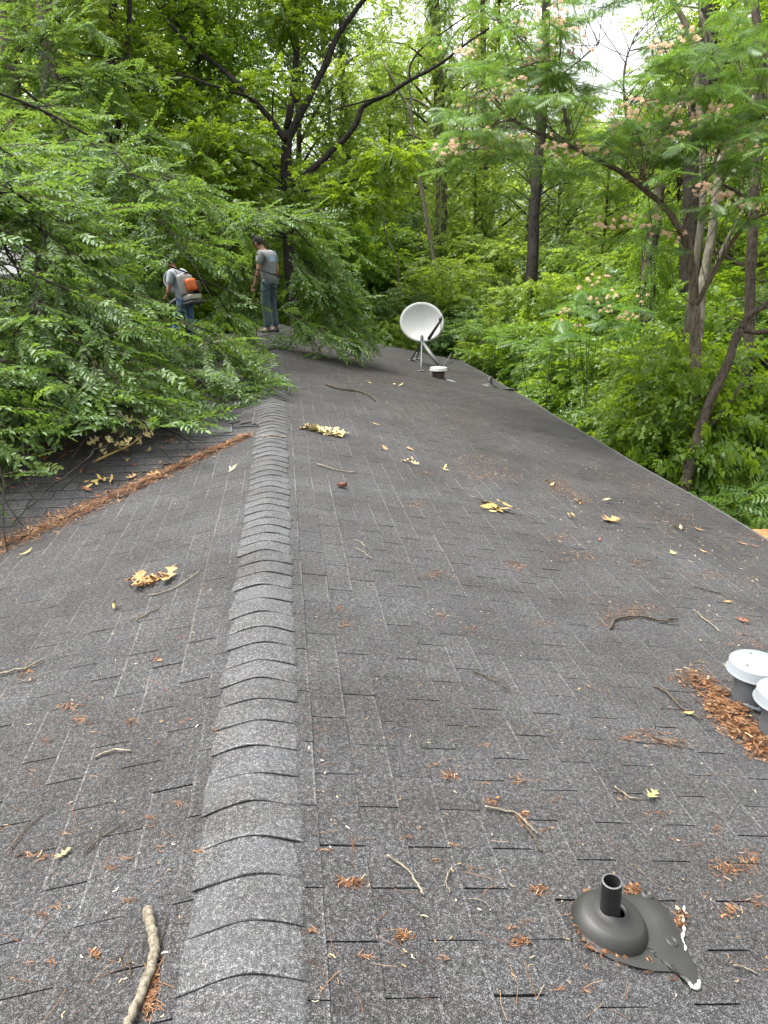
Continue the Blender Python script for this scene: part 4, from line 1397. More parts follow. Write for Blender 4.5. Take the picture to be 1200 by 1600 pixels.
class Foliage:
    def __init__(s, seed, templates):
        s.rng = np.random.default_rng(seed)
        s.T = templates
        s.ch = []
        s.one = []
        s.pos = s.ch
    def add(s, p, d, sc=1.0, bias=0.0, up=(0, 0, 1)):
        s.ch.append((np.asarray(p, float)[None], np.asarray(d, float)[None], np.array([sc]), np.array([bias]), np.asarray(up, float)[None]))
    def add_many(s, p, d, sc, bias):
        s.ch.append((p, d, sc, bias, np.tile(np.array([[0, 0, 1.0]]), (len(p), 1))))
    def mesh(s, name, roll=0.5):
        pos, dr, sc, bs, up = (np.concatenate([c[i] for c in s.ch]) for i in range(5))
        k = s.rng.integers(0, len(s.T), len(pos))
        Vs, Fs, Rs, b = [], [], [], 0
        for i, (Vt, Ft) in enumerate(s.T):
            m = k == i
            if not m.any(): continue
            R = rot_from(dr[m], up[m], s.rng.normal(0, roll, m.sum()))
            V, F = place(Vt, Ft, pos[m], R, sc[m])
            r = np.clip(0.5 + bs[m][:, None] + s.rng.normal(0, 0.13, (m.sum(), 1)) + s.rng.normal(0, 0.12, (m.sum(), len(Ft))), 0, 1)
            Vs.append(V); Fs.append(F + b); Rs.append(r.ravel()); b += len(V)
        return np_mesh(name, np.concatenate(Vs), np.concatenate(Fs), np.concatenate(Rs))

_r0 = np.random.default_rng(3)
T_MAPLE = [spray(_r0, 11, 0.42, 0.115, 0.085) for _ in range(5)]
T_BUSH = [spray(_r0, 11, 0.32, 0.088, 0.058) for _ in range(5)]
T_FINE = [spray(_r0, 12, 0.36, 0.075, 0.042) for _ in range(5)]
T_ELM = [spray(_r0, 20, 0.50, 0.080, 0.038, True, 0.9, 0.40) for _ in range(6)]
T_BIG = [spray(_r0, 7, 0.9, 0.36, 0.26) for _ in range(4)]

def sphere_dirs(rng, n):
    v = rng.normal(size=(n, 3))
    return v / np.linalg.norm(v, axis=1)[:, None]

def clump(fo, c, rad3, n, bias=0.0, droop=0.25, sc=(0.8, 1.2), away=None):
    """a loose layered tuft of sprays"""
    d = sphere_dirs(fo.rng, n)
    off = d * (fo.rng.random(n) ** 0.45)[:, None] * np.asarray(rad3)
    dd_ = np.stack([d[:, 0], d[:, 1], d[:, 2] * 0.35 - droop], 1) + fo.rng.normal(0, 0.25, (n, 3))
    if away is not None:
        dd_ = dd_ + np.asarray(away)
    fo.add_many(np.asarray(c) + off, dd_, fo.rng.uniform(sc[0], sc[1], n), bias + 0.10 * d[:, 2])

def tree_meshes(seed, H, cb, R, nclump, per, templates, trunk_r=0.16, flat=0.45, shape=1.0):
    rng = np.random.default_rng(seed)
    fo = Foliage(seed + 1, templates)
    mb = MB()
    bend = rng.normal(0, 0.35, (6, 2)); bend[0] = 0
    tp = np.array([[bend[:i+1, 0].sum() * 0.4, bend[:i+1, 1].sum() * 0.4, H * 0.96 * i / 5] for i in range(6)])
    tl = smooth_line(tp, 4)
    mb.tube(tl, np.linspace(trunk_r, 0.03, len(tl)) * (1 + 0.5 * np.exp(-np.arange(len(tl)) / 1.2)), 9)
    for k in range(nclump):
        u = (k + rng.random()) / nclump
        h = cb + (H - cb) * u
        prof = R * (math.sin(math.pi * min(1, (0.12 + 0.88 * u)) ** shape) ** 0.7 * 0.85 + 0.2) * (1 - 0.35 * u)
        a = k * 2.4 + rng.normal(0, 0.5)
        r = prof * math.sqrt(rng.uniform(0.08, 1.0))
        i0 = np.argmin(np.abs(tl[:, 2] - max(0.4, h - r * rng.uniform(0.3, 0.7))))
        c = np.array([tl[i0][0] + r * math.cos(a), tl[i0][1] + r * math.sin(a), h])
        mid = tl[i0] * 0.45 + c * 0.55 + np.array([0, 0, 0.15 * r])
        L = smooth_line([tl[i0], mid, c], 4)
        mb.tube(L, np.linspace(0.025 + 0.02 * r * trunk_r / 0.16, 0.008, len(L)), 5, 0, False)
        out = np.array([math.cos(a), math.sin(a), 0]) * 0.5
        s3 = np.array([rng.uniform(0.7, 1.25), rng.uniform(0.7, 1.25), rng.uniform(0.3, 0.6)]) * (R / 3.2) ** 0.5
        clump(fo, c, s3 * np.array([1, 1, flat / 0.45]), int(per * rng.uniform(0.6, 1.4)), rng.normal(0, 0.10), 0.22, (0.75, 1.2), out)
    me_t = bpy.data.meshes.new('trunk'); me_t.from_pydata(mb.v, [], mb.f)
    me_t.polygons.foreach_set('use_smooth', np.ones(len(mb.f), bool)); me_t.materials.append(M['bark_brown'])
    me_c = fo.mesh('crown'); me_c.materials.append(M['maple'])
    return me_t, me_c

def mat_obj(o, m):
    o.material_slots[0].link = 'OBJECT'
    o.material_slots[0].material = m

def put_tree(name, label, cat, variants, k, px, d, sc, rz, leaf, bark, group=None, zoff=0.0, sz=None, parts=('trunk', 'crown')):
    q = P(px, 396, d)
    t = empty(name, (q[0], q[1], ground_z(q[0], q[1]) + zoff), rz)
    tag(t, label, cat, group)
    t.scale = (sc, sc, sz or sc)
    for nm, me, m in zip(parts, variants[k], (bark, leaf)):
        o_ = bpy.data.objects.new(nm, me); COL.objects.link(o_); o_.parent = t
        mat_obj(o_, M[m])
    return t

# ------------------------------------------------------------------ the wood behind the house
TREES = [tree_meshes(20, 14, 2.0, 3.6, 64, 52, T_MAPLE), tree_meshes(31, 16, 3.0, 3.2, 68, 50, T_MAPLE, 0.14), tree_meshes(42, 12, 1.2, 3.4, 58, 52, T_MAPLE, 0.11),
         tree_meshes(53, 15, 2.0, 3.0, 62, 62, T_FINE, 0.12), tree_meshes(64, 11, 0.6, 2.8, 52, 52, T_BUSH, 0.10)]
rt_ = random.Random(99)
wood = [  # photo x, distance, variant, scale, leaf, where
 (-90, 24, 0, 1.0, 'maple', 'left'), (30, 23, 3, 1.1, 'dull', 'left'), (130, 20.5, 2, 1.05, 'bright', 'left'), (230, 25, 1, 1.1, 'maple', 'left'), (60, 29, 0, 1.2, 'bright', 'left'), (200, 33, 2, 1.35, 'bright', 'left'),
 (320, 22.5, 2, 1.0, 'maple', 'left'), (370, 28, 3, 1.15, 'dull', 'left'), (300, 37, 0, 1.4, 'maple', 'left'), (-30, 36, 1, 1.5, 'maple', 'left'), 
 (470, 30, 1, 1.15, 'dull', 'mid'), (545, 27, 4, 0.9, 'bright', 'mid'), (520, 38, 3, 1.4, 'dull', 'mid'), (610, 33, 2, 0.95, 'bright', 'mid'), (690, 30, 3, 1.05, 'bright', 'mid'), (650, 42, 0, 1.0, 'bright', 'mid'), (760, 36, 2, 1.3, 'bright', 'mid'),
 (730, 26, 4, 0.75, 'bright', 'mid'), (590, 45, 1, 0.95, 'bright', 'mid'),
 (820, 27, 3, 0.72, 'dull', 'right'), (870, 34, 0, 0.75, 'bright', 'right'), (930, 25, 4, 0.78, 'bright', 'right'), (990, 31, 2, 0.85, 'maple', 'right'), (1050, 23, 2, 0.9, 'maple', 'right'), (1110, 28, 0, 1.2, 'maple', 'right'),
 (1180, 22, 1, 1.0, 'maple', 'right'), (1240, 18, 0, 0.95, 'maple', 'right'), (1160, 36, 3, 1.4, 'bright', 'right'), (1290, 26, 3, 1.1, 'dull', 'right'), (1000, 42, 1, 0.68, 'bright', 'right'), (880, 46, 0, 0.8, 'bright', 'right'), (1230, 13.5, 4, 0.62, 'maple', 'right'),
]
MARKS = [(-1, 'at the far left photo edge'), (75, 'left of the thick leaning trunk'), (150, 'just right of the thick leaning trunk'), (215, 'behind the slender dark trunks'), (262, 'left of the person with the blower'), (335, 'behind the person with the blower'),
         (385, 'between the two people'), (440, 'behind the person in grey'), (500, 'behind the forked dark trunk'), (560, 'right of the forked dark trunk'), (618, 'left of the satellite dish'), (672, 'directly behind the satellite dish'), (705, 'behind the tall vine clad trunk'),
         (745, 'just right of the satellite dish'), (790, 'left of the dark trunk stub'), (840, 'at the dark trunk stub'), (885, 'right of the dark trunk stub'), (935, 'below the left flowering branches'), (975, 'beside the low silk sapling'), (1010, 'left of the vine clad trunk by the eave'),
         (1060, 'left of the silk tree trunk'), (1100, 'at the silk tree trunk'), (1140, 'right of the silk tree trunk'), (1175, 'left of the slender trunk near the right edge'), (1215, 'at the right photo edge'), (9999, 'just beyond the right photo edge')]
LOOK = {'maple': 'mid green', 'bright': 'bright yellow green', 'dull': 'grey green', 'elm': 'dark green'}
SIZE = {0: 'broad', 1: 'dense', 2: 'spreading', 3: 'fine leaved', 4: 'low'}
def mark(px):
    for lim, t in MARKS:
        if px <= lim: return t
used_labels = set()
def own_label(kind, px, d, k, leaf):
    far = 'near' if d < 18 else ('far' if d > 27 else '')
    l = ' '.join(f"{far} {SIZE[k]} {LOOK[leaf]} {kind} {mark(px)}".split())
    if l in used_labels:
        l = ' '.join(f"farther {SIZE[k]} {LOOK[leaf]} {kind} {mark(px)}".split())
    used_labels.add(l)
    return l
LAB = {'left': ('leafy green tree in the dense wood behind the left branches', 'wood behind the left branches'),
       'mid': ('pale green leafy tree in the bright wood beyond the roof end', 'bright wood beyond the roof end'),
       'right': ('leafy green tree in the wood behind the flowering tree', 'wood behind the flowering tree')}
for i, (px, d, k, sc, lf, wh) in enumerate(wood):
    put_tree('leafy_tree', own_label('tree', px, d, k, lf), 'tree', TREES, k, px, d, sc, rt_.uniform(0, 6.28), lf, rt_.choice(['bark_brown', 'bark_grey']), LAB[wh][1])

# far wood: one mass
fo = Foliage(77, T_BIG)
for _ in range(520):
    az = rt_.uniform(-48, 52)
    d = rt_.uniform(50, 78)
    pxq = 600 + FPX * math.tan(rad(az - YAW))
    top = 20 + 5 * math.sin(az * 0.5) + 3 * math.sin(az * 1.3)
    if 8 < az < 27: top = 9.0 + 2.0 * math.sin(az * 1.7)
    if -4 < az < 8: top = 16.5 + 3 * math.sin(az * 2.3)
    x_, y_ = CAMX + d * math.sin(rad(az)), d * math.cos(rad(az))
    z_ = ground_z(x_, y_) + rt_.uniform(0, 1) * top
    clump(fo, np.array([x_, y_, z_]), np.array([2.4, 2.4, 1.3]), 26, rt_.gauss(0, 0.12), 0.2)
o = link('woodland', fo.mesh('woodland'), None, M['bright'])
tag(o, 'far wood of pale green trees that closes the view', kind='stuff')

# ------------------------------------------------------------------ shrubs and vines
def bush_meshes(seed, R, H, n, templates, stems=7):
    rng = np.random.default_rng(seed)
    fo = Foliage(seed + 5, templates)
    mb = MB()
    for k in range(n):
        a = rng.uniform(0, 6.283)
        u = rng.random()
        r = R * math.sqrt(rng.random()) * (1 - 0.35 * u)
        h = H * (0.08 + 0.92 * u * (1 - 0.30 * (r / R) ** 2)) * rng.uniform(0.8, 1.08)
        c = np.array([r * math.cos(a), r * math.sin(a), h])
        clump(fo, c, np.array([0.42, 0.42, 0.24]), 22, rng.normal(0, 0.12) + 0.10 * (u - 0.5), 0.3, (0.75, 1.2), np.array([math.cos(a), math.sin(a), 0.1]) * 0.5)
        if k % max(1, n // (stems * 3)) == 0:
            L = smooth_line([(0.12 * math.cos(a), 0.12 * math.sin(a), 0), (c[0] * 0.5, c[1] * 0.5, h * 0.6), tuple(c)], 4)
            mb.tube(L, np.linspace(0.03, 0.006, len(L)), 5, 0, False)
    me_t = bpy.data.meshes.new('stems'); me_t.from_pydata(mb.v, [], mb.f); me_t.materials.append(M['bark_brown'])
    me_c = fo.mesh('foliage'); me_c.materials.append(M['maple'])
    return me_t, me_c
BUSH = [bush_meshes(101, 1.6, 2.6, 95, T_BUSH), bush_meshes(112, 1.5, 2.2, 90, T_FINE), bush_meshes(123, 1.7, 2.0, 95, T_MAPLE), bush_meshes(134, 1.3, 3.0, 90, T_BUSH), bush_meshes(145, 1.7, 4.4, 150, T_MAPLE), bush_meshes(156, 1.5, 4.2, 150, T_BUSH)]
def put_bush(label, k, px, d, sc, leaf, group, top_y=None, rz=None, sz=None):
    q = P(px, 396, d)
    z0 = ground_z(q[0], q[1])
    if top_y is not None:
        ztop = P(px, top_y, d)[2]
        if ztop - z0 > 3.2:
            k = 4 if k in (0, 2) else 5
        H = [2.6, 2.2, 2.0, 3.0, 4.4, 4.2][k]
        sz = max(0.6, (ztop - z0) / H)
        sc = max(sc * 0.9, min(sz * 0.8, sc * 1.15))
    b_ = empty('shrub', (q[0], q[1], z0), rz if rz is not None else rt_.uniform(0, 6.28))
    tag(b_, label, 'shrub', group)
    b_.scale = (sc, sc, sz or sc)
    for nm, me, m in zip(('stems', 'foliage'), BUSH[k], ('bark_brown', leaf)):
        o_ = bpy.data.objects.new(nm, me); COL.objects.link(o_); o_.parent = b_
        mat_obj(o_, M[m])
G1, L1 = 'thicket beyond the roof end', 'bushy green shrub in the thicket beyond the roof end'
G2, L2 = 'thicket along the right eave', 'bushy green shrub in the thicket along the right eave'
G3, L3 = 'shrubs behind the two people', 'bright green shrub behind the two people'
G4, L4 = 'shrubs far behind the dish', 'leafy shrub on the slope far behind the satellite dish'
for (px, d, k, sc, lf, ty) in [(470, 20.5, 2, 1.0, 'maple', 440), (530, 21, 0, 1.1, 'maple', 455), (585, 20.5, 1, 1.2, 'dull', 470), (640, 21, 3, 1.1, 'dull', 455), (700, 21.5, 0, 1.25, 'bright', 405), (755, 20, 1, 1.1, 'dull', 480), (600, 19.3, 2, 0.8, 'bright', 500), (690, 19.6, 1, 0.9, 'dull', 510), (540, 19.4, 1, 0.8, 'dull', 505)]:
    put_bush(own_label('shrub', px, d, {0: 0, 1: 3, 2: 2, 3: 1}[k], lf), k, px, d, sc, lf, G1, ty)
for (px, d, k, sc, lf, ty) in [(790, 18.5, 0, 0.9, 'bright', 505), (850, 17.3, 2, 1.0, 'maple', 500), (880, 15.6, 1, 0.8, 'dull', 540), (930, 14.4, 2, 0.9, 'maple', 545), (990, 14.2, 0, 1.0, 'maple', 540), (985, 12.6, 1, 0.7, 'dull', 610), (1050, 12.2, 0, 0.9, 'maple', 600), (1120, 11.6, 0, 0.9, 'maple', 620),
                               (1090, 10.4, 1, 0.7, 'dull', 690), (1190, 11.2, 0, 0.9, 'maple', 600), (1075, 10.4, 2, 0.7, 'maple', 560), (1130, 10.0, 2, 0.62, 'maple', 640), (1260, 10.6, 0, 0.9, 'maple', 600), (1205, 10.6, 1, 0.7, 'maple', 735), (1290, 10.2, 2, 0.7, 'maple', 740), (835, 19.2, 2, 0.9, 'bright', 432), (1045, 11.6, 2, 0.75, 'maple', 540), (1105, 11.0, 0, 0.7, 'maple', 520), (1165, 10.6, 2, 0.7, 'maple', 580), (900, 20, 3, 1.2, 'maple', 430), (990, 18.5, 1, 1.3, 'dull', 440), (1070, 17, 0, 1.3, 'maple', 430), (1150, 15.5, 2, 1.3, 'maple', 470), (1240, 15, 3, 1.2, 'dull', 450)]:
    put_bush(own_label('shrub', px, d, {0: 0, 1: 3, 2: 2, 3: 1}[k], lf), k, px, d, sc, lf, G2, ty)
for (px, d, k, sc, lf, ty) in [(350, 20.5, 2, 1.1, 'bright', 430), (400, 19.8, 0, 0.9, 'bright', 445), (290, 20, 0, 1.1, 'maple', 400), (430, 20.8, 3, 1.0, 'maple', 420), (220, 19, 1, 1.2, 'dull', 400), (140, 18, 0, 1.3, 'maple', 400), (75, 17, 2, 1.0, 'maple', 430)]:
    put_bush(own_label('shrub', px, d, {0: 0, 1: 3, 2: 2, 3: 1}[k], lf), k, px, d, sc, lf, G3, ty)
for (px, d, k, sc, lf, ty) in [(500, 26, 2, 1.5, 'bright', 330), (570, 25, 0, 1.4, 'maple', 345), (640, 27, 1, 1.6, 'dull', 340), (720, 25, 3, 1.4, 'bright', 360), (790, 24, 2, 1.5, 'bright', 370), (860, 23, 1, 1.4, 'dull', 390), (940, 22, 0, 1.4, 'bright', 390), (1020, 21, 2, 1.4, 'maple', 380)]:
    put_bush(own_label('shrub', px, d, {0: 0, 1: 3, 2: 2, 3: 1}[k], lf), k, px, d, sc, lf, G4, ty)

# ------------------------------------------------------------------ trees one can tell apart
def px_line(pts, d, k=5):
    """polyline given as photo position and distance (distance may vary per point)"""
    return smooth_line([P(q[0], q[1], q[2] if len(q) > 2 else d) for q in pts], k)

def bark_tree(name, label, limbs, bark, cat='tree', fo=None, leaf=None, group=None, base=None, to_ground=True):
    """limbs: list of (points, r0, r1, part name)"""
    first = limbs[0][0]
    b0 = np.array(first[0], float)
    gz = float(ground_z(b0[0], b0[1]))
    root = empty(name, (b0[0], b0[1], gz))
    tag(root, label, cat, group)
    org = np.array([b0[0], b0[1], gz])
    for i, (pts, r0, r1, nm) in enumerate(limbs):
        pts = np.asarray(pts, float) - org
        if i == 0 and to_ground and pts[0][2] > 0.05:
            pts = np.vstack([[pts[0][0], pts[0][1], -0.2], pts])
        pts = pts + rt_.uniform(-1, 1) * 0.0
        n = len(pts)
        wob = np.cumsum(RNG.normal(0, 0.012, (n, 3)), axis=0); wob -= wob[0]
        rr = np.linspace(r0, r1, n) * RNG.uniform(0.92, 1.08, n)
        if i == 0 and to_ground: rr[0] *= 1.35
        MB().tube(pts + wob * (r0 / 0.15), rr, 10 if r0 > 0.05 else 6).build(nm, M[bark], root, True)
    if fo is not None and len(fo.pos):
        me = fo.mesh('crown')
        co = np.empty(len(me.vertices) * 3, np.float32)
        me.vertices.foreach_get('co', co)
        co = (co.reshape(-1, 3) - org).astype(np.float32)
        me.vertices.foreach_set('co', co.ravel())
        link('crown', me, root, M[leaf])
    return root

# forked dark tree behind the ridge end
D = 19.6
fo = Foliage(200, T_MAPLE)
rng = fo.rng
limb = {
 'trunk': px_line([(462, 640), (459, 480), (453, 330), (450, 250), (448, 205)], D),
 'a': px_line([(454, 292), (490, 262), (522, 234), (556, 200), (570, 168), (612, 146), (640, 128), (690, 102), (722, 76), (770, 45)], D - 0.3),
 'b': px_line([(448, 222), (475, 165), (510, 92), (530, 52), (580, -12), (620, -70)], D),
 'c': px_line([(446, 220), (420, 182), (392, 152), (340, 102), (290, 62), (248, 15)], D - 0.6),
 'd': px_line([(449, 200), (461, 110), (463, 0), (468, -160)], D + 0.2),
 'e': px_line([(456, 300), (500, 295), (560, 280), (610, 262)], D - 0.8),
 'f': px_line([(640, 128), (641, 102), (660, 75), (700, 45), (735, 20)], D - 0.3),
 'g': px_line([(392, 152), (350, 140), (290, 120), (200, 95), (120, 85)], D - 1.2),
 'h': px_line([(612, 146), (570, 158), (532, 168), (500, 182)], D - 0.5),
 'i': px_line([(722, 76), (726, 50), (760, 20)], D - 0.3)}
cl = []
for _ in range(46): cl.append((rng.uniform(180, 470), rng.uniform(-90, 300), D + rng.uniform(-2.2, 0.9), 0.0))
for _ in range(16): cl.append((rng.uniform(430, 560), rng.uniform(-120, 60), D + rng.uniform(-0.5, 1.5), 0.0))
for _ in range(13): cl.append((rng.uniform(470, 625), rng.uniform(215, 330), D + rng.uniform(-1.4, 0.2), 0.05))
for _ in range(7): cl.append((rng.uniform(330, 440), rng.uniform(180, 330), D + rng.uniform(-2, -0.8), 0.05))
extra = []
for (x_, y_, d_, bi) in cl:
    c = P(x_, y_, d_)
    lp = np.concatenate([limb['trunk'], limb['a'], limb['b'], limb['c']])
    if d_ < D + 0.4 and min(math.hypot(proj(q)[0] - x_, proj(q)[1] - y_) for q in lp) < 46 and rng.random() < 0.85: continue
    clump(fo, c, np.array([0.75, 0.75, 0.33]), 54, bi + rng.normal(0, 0.08), 0.2)
    allp = np.concatenate([v for k_, v in limb.items()])
    j = np.argmin(np.linalg.norm(allp - c - np.array([0, 0, -0.5]), axis=1))
    L = smooth_line([allp[j], (allp[j] + c) / 2 + [0, 0, 0.15], c], 4)
    extra.append((L, 0.022, 0.006, 'branch'))
bark_tree('forked_tree', 'tree with a dark forked trunk rising behind the far ridge end',
          [(limb['trunk'], 0.175, 0.145, 'trunk'), (limb['a'], 0.095, 0.025, 'limb'), (limb['b'], 0.11, 0.05, 'limb'), (limb['c'], 0.085, 0.04, 'limb'), (limb['d'], 0.10, 0.05, 'limb'), (limb['e'], 0.04, 0.012, 'limb'),
           (limb['f'], 0.035, 0.012, 'limb'), (limb['g'], 0.045, 0.018, 'limb'), (limb['h'], 0.03, 0.012, 'limb'), (limb['i'], 0.02, 0.008, 'limb')] + extra, 'bark_dark', fo=fo, leaf='maple')

def crown_above(seed, top, n, per, spread, T):
    f_ = Foliage(seed, T)
    for _ in range(n):
        c = top + np.array([f_.rng.normal(0, spread), f_.rng.normal(0, spread), f_.rng.uniform(-1.0, 4.5)])
        clump(f_, c, np.array([0.9, 0.9, 0.45]), per, 0, 0.25)
    return f_
def tall(name, label, pts, d, r0, r1, bark, seed, leaf='dull', n=14, per=40, up=4.0, cat='tree', more=()):
    L = px_line(pts, d)
    if up:
        t = L[-1] - L[-2]; t /= np.linalg.norm(t)
        L = np.vstack([L, L[-1] + t * up * 0.5, L[-1] + t * up])
    f_ = crown_above(seed, L[-1], n, per, 1.3, T_MAPLE) if n else None
    bark_tree(name, label, [(L, r0, r1, 'trunk')] + list(more), bark, fo=f_, leaf=leaf, cat=cat)
tall('pine_tree', 'thick straight grey brown trunk near the left edge, leaning right', [(120, 560), (108, 340), (98, 230), (84, 110), (70, -20)], 16.0, 0.23, 0.18, 'bark_brown', 301)
tall('pine_tree', 'dim thick trunk at the far left photo edge', [(45, 560), (32, 400), (20, 200), (8, 0)], 17.5, 0.21, 0.16, 'bark_brown', 302)
tall('slender_tree', 'taller of two slender dark trunks left of the forked tree', [(152, 520), (157, 400), (163, 290), (174, 150), (178, -20)], 18.5, 0.13, 0.09, 'bark_dark', 303)
tall('slender_tree', 'thinner of two slender dark trunks left of the forked tree', [(168, 480), (175, 300), (192, 150), (200, 60), (205, -20)], 18.7, 0.075, 0.05, 'bark_dark', 304)
tall('slender_tree', 'dark slender trunk standing left of the two people', [(296, 560), (300, 430), (303, 330), (300, 240)], 21, 0.08, 0.05, 'bark_dark', 305, n=6, per=30, up=2)
tall('sapling', 'pale thin sapling trunk in the bright wood beyond the dish', [(690, 480), (672, 380), (658, 300), (640, 180), (622, 140)], 23.5, 0.05, 0.03, 'bark_pale', 306, 'bright', 5, 30, 1.0)
tall('sapling', 'second pale thin stem right beside the pale sapling', [(694, 480), (668, 340), (648, 220), (641, 150)], 24.2, 0.045, 0.03, 'bark_pale', 307, 'bright', 4, 30, 1.0)
tall('dead_vine', 'thin pale hanging vine left of the pale saplings', [(622, 402), (608, 380), (600, 350), (604, 300), (594, 250), (585, 215)], 21, 0.022, 0.016, 'bark_pale', 308, 'bright', 0, 0, 0.0, 'vine')
tall('broken_tree', 'dark thick trunk stub standing behind the flowering branches', [(826, 560), (828, 420), (832, 320), (838, 200), (842, 60), (846, -40)], 20.5, 0.18, 0.10, 'bark_dark', 309, 'maple', 8, 40, 2.0)
# dark big trunk at right with its bough
Lb = px_line([(1088, 165), (1112, 115), (1140, 85), (1180, 55), (1230, 20)], 17)
tall('oak_tree', 'big dark trunk with a heavy bough at the upper right', [(1072, 600), (1078, 400), (1082, 250), (1088, 160), (1100, 20), (1106, -60)], 17.2, 0.27, 0.2, 'bark_dark', 310, 'maple', 20, 45, 3.0, more=[(Lb, 0.17, 0.11, 'limb')])
tall('pale_tree', 'pale smooth trunk in front of the big dark trunk at the right', [(1098, 330), (1095, 200), (1091, 140), (1086, 85), (1070, 35), (1050, 0), (1040, -40)], 13.5, 0.062, 0.05, 'bark_pale', 311, 'maple', 7, 36, 1.5, more=[(px_line([(1092, 130), (1105, 75), (1094, 20), (1090, -40)], 13.5), 0.03, 0.02, 'limb'), (px_line([(1128, 110), (1145, 130), (1175, 150), (1205, 170)], 13.3), 0.03, 0.02, 'limb'), (px_line([(1094, 20), (1110, 60), (1128, 112)], 13.3), 0.03, 0.03, 'limb')])
tall('slender_tree', 'slender brown trunk close to the right photo edge', [(1168, 620), (1172, 450), (1178, 330), (1186, 240), (1190, 150), (1184, 80), (1180, 0), (1184, -40)], 11.5, 0.085, 0.065, 'bark_brown', 312, 'maple', 8, 36, 1.5, more=[(px_line([(1190, 150), (1200, 90), (1215, 20)], 11.5), 0.045, 0.03, 'limb')])
tall('pale_tree', 'pale forked trunk right of the flowering tree', [(1082, 640), (1095, 480), (1108, 400), (1116, 310), (1122, 265), (1136, 235), (1160, 190)], 12.3, 0.09, 0.05, 'bark_pale', 313, 'maple', 6, 30, 1.0, more=[(px_line([(1108, 440), (1130, 385), (1160, 330)], 12.3), 0.05, 0.02, 'limb')])

def ivy_trunk(label, pts, d, r, seed, leaf, n):
    L = px_line(pts, d, 8)
    f_ = Foliage(seed, T_FINE)
    for _ in range(n):
        t = f_.rng.random() * (len(L) - 1.001)
        i = int(t)
        c = L[i] * (1 - t + i) + L[i+1] * (t - i)
        a = f_.rng.uniform(0, 6.283)
        o_ = np.array([math.cos(a), math.sin(a), 0])
        f_.add(c + o_ * r * f_.rng.uniform(0.9, 2.4), o_ * 0.5 + np.array([0, 0, -0.7]) + f_.rng.normal(0, 0.25, 3), f_.rng.uniform(0.6, 1.1), f_.rng.normal(0.05, 0.1), tuple(o_ + [0, 0, 0.5]))
    bark_tree('ivy_clad_tree', label, [(L, r, r * 0.7, 'trunk')], 'bark_brown', fo=f_, leaf=leaf)
ivy_trunk('tall trunk clad in bright climbing vines in the middle of the wood', [(690, 470), (694, 300), (692, 150), (688, 30), (684, -60)], 25, 0.22, 401, 'bright', 2200)
ivy_trunk('vine clad trunk left of the pale forked trunk', [(1005, 560), (1012, 450), (1020, 380), (1030, 300)], 14.6, 0.16, 402, 'maple', 700)
ivy_trunk('slim vine clad trunk high in the middle, right of the forked tree', [(560, 420), (548, 300), (540, 180), (533, 60), (528, -60)], 27, 0.10, 403, 'dull', 900)
ivy_trunk('slim vine clad trunk left of the tall vine clad trunk', [(752, 420), (758, 260), (752, 120), (748, -60)], 27.5, 0.13, 404, 'bright', 1000)

# ------------------------------------------------------------------ flowering silk tree at the right
def frond(rng, L=0.34, pairs=12):
    Vs, Fs, b = [], [], 0
    # stalk
    w = 0.004
    V = np.array([(0, -w, 0), (0, w, 0), (L, w * .4, -0.10 * L), (L, -w * .4, -0.10 * L)]); Vs.append(V); Fs.append(np.array([(0, 1, 2, 3)])); b += 4
    for i in range(pairs):
        t = (i + 1.2) / (pairs + 0.6)
        ln = 0.135 * math.sin(math.pi * (0.22 + 0.66 * t)) * rng.uniform(0.9, 1.05)
        for s in (-1, 1):
            a = s * (1.12 - 0.35 * t)
            d = np.array([math.cos(a), math.sin(a), -0.18])
            n_ = np.array([-math.sin(a), math.cos(a), 0])
            p = np.array([t * L, 0, -0.10 * L * t * t])
            hw = 0.0085
            q1, q2 = p + d * ln * 0.5 + [0, 0, 0.006], p + d * ln - np.array([0, 0, 0.018])
            V = np.array([p, q1 + n_ * hw, q2, q1 - n_ * hw])
            Vs.append(V); Fs.append(np.array([(0, 1, 2, 3)]) + b); b += 4
    return np.concatenate(Vs), np.concatenate(Fs)
_rm = np.random.default_rng(8)
T_FROND = [frond(_rm) for _ in range(4)]
D = 10.4
mim = {
 'trunk': px_line([(1083, 760, 10.9), (1088, 600, 10.8), (1086, 470, 10.7), (1078, 410, 10.6), (1066, 365, 10.5)], D),
 'a': px_line([(1066, 365), (1040, 325), (1012, 298), (975, 268), (935, 246), (890, 222), (850, 205), (805, 185), (765, 150)], 9.9),
 'b': px_line([(1066, 365), (1078, 325), (1095, 295), (1115, 262), (1128, 225)], 10.2),
 'c': px_line([(1012, 298), (1000, 262), (988, 225), (978, 170), (976, 110), (990, 60)], 9.8),
 'd': px_line([(890, 210), (880, 170), (868, 125), (845, 95), (812, 60), (780, 30)], 9.6),
 'e': px_line([(805, 185), (770, 195), (740, 215), (715, 245)], 9.3),
 'f': px_line([(1128, 225), (1150, 205), (1190, 195), (1230, 180)], 9.8),
 'g': px_line([(975, 268), (1000, 280), (1020, 230), (1050, 195)], 9.4),
 'h': px_line([(1086, 480, 10.7), (1130, 400, 10.2), (1165, 350, 9.8), (1200, 330, 9.6)], D),
 'i': px_line([(868, 125), (905, 95), (935, 70)], 9.6),
 'j': px_line([(978, 170), (1020, 120), (1050, 85)], 9.6),
 'k': px_line([(845, 95), (800, 110), (750, 120)], 9.5)}
f_ = Foliage(500, T_FROND)
rng = f_.rng
FV, FF, FR, fb = [], [], [], 0
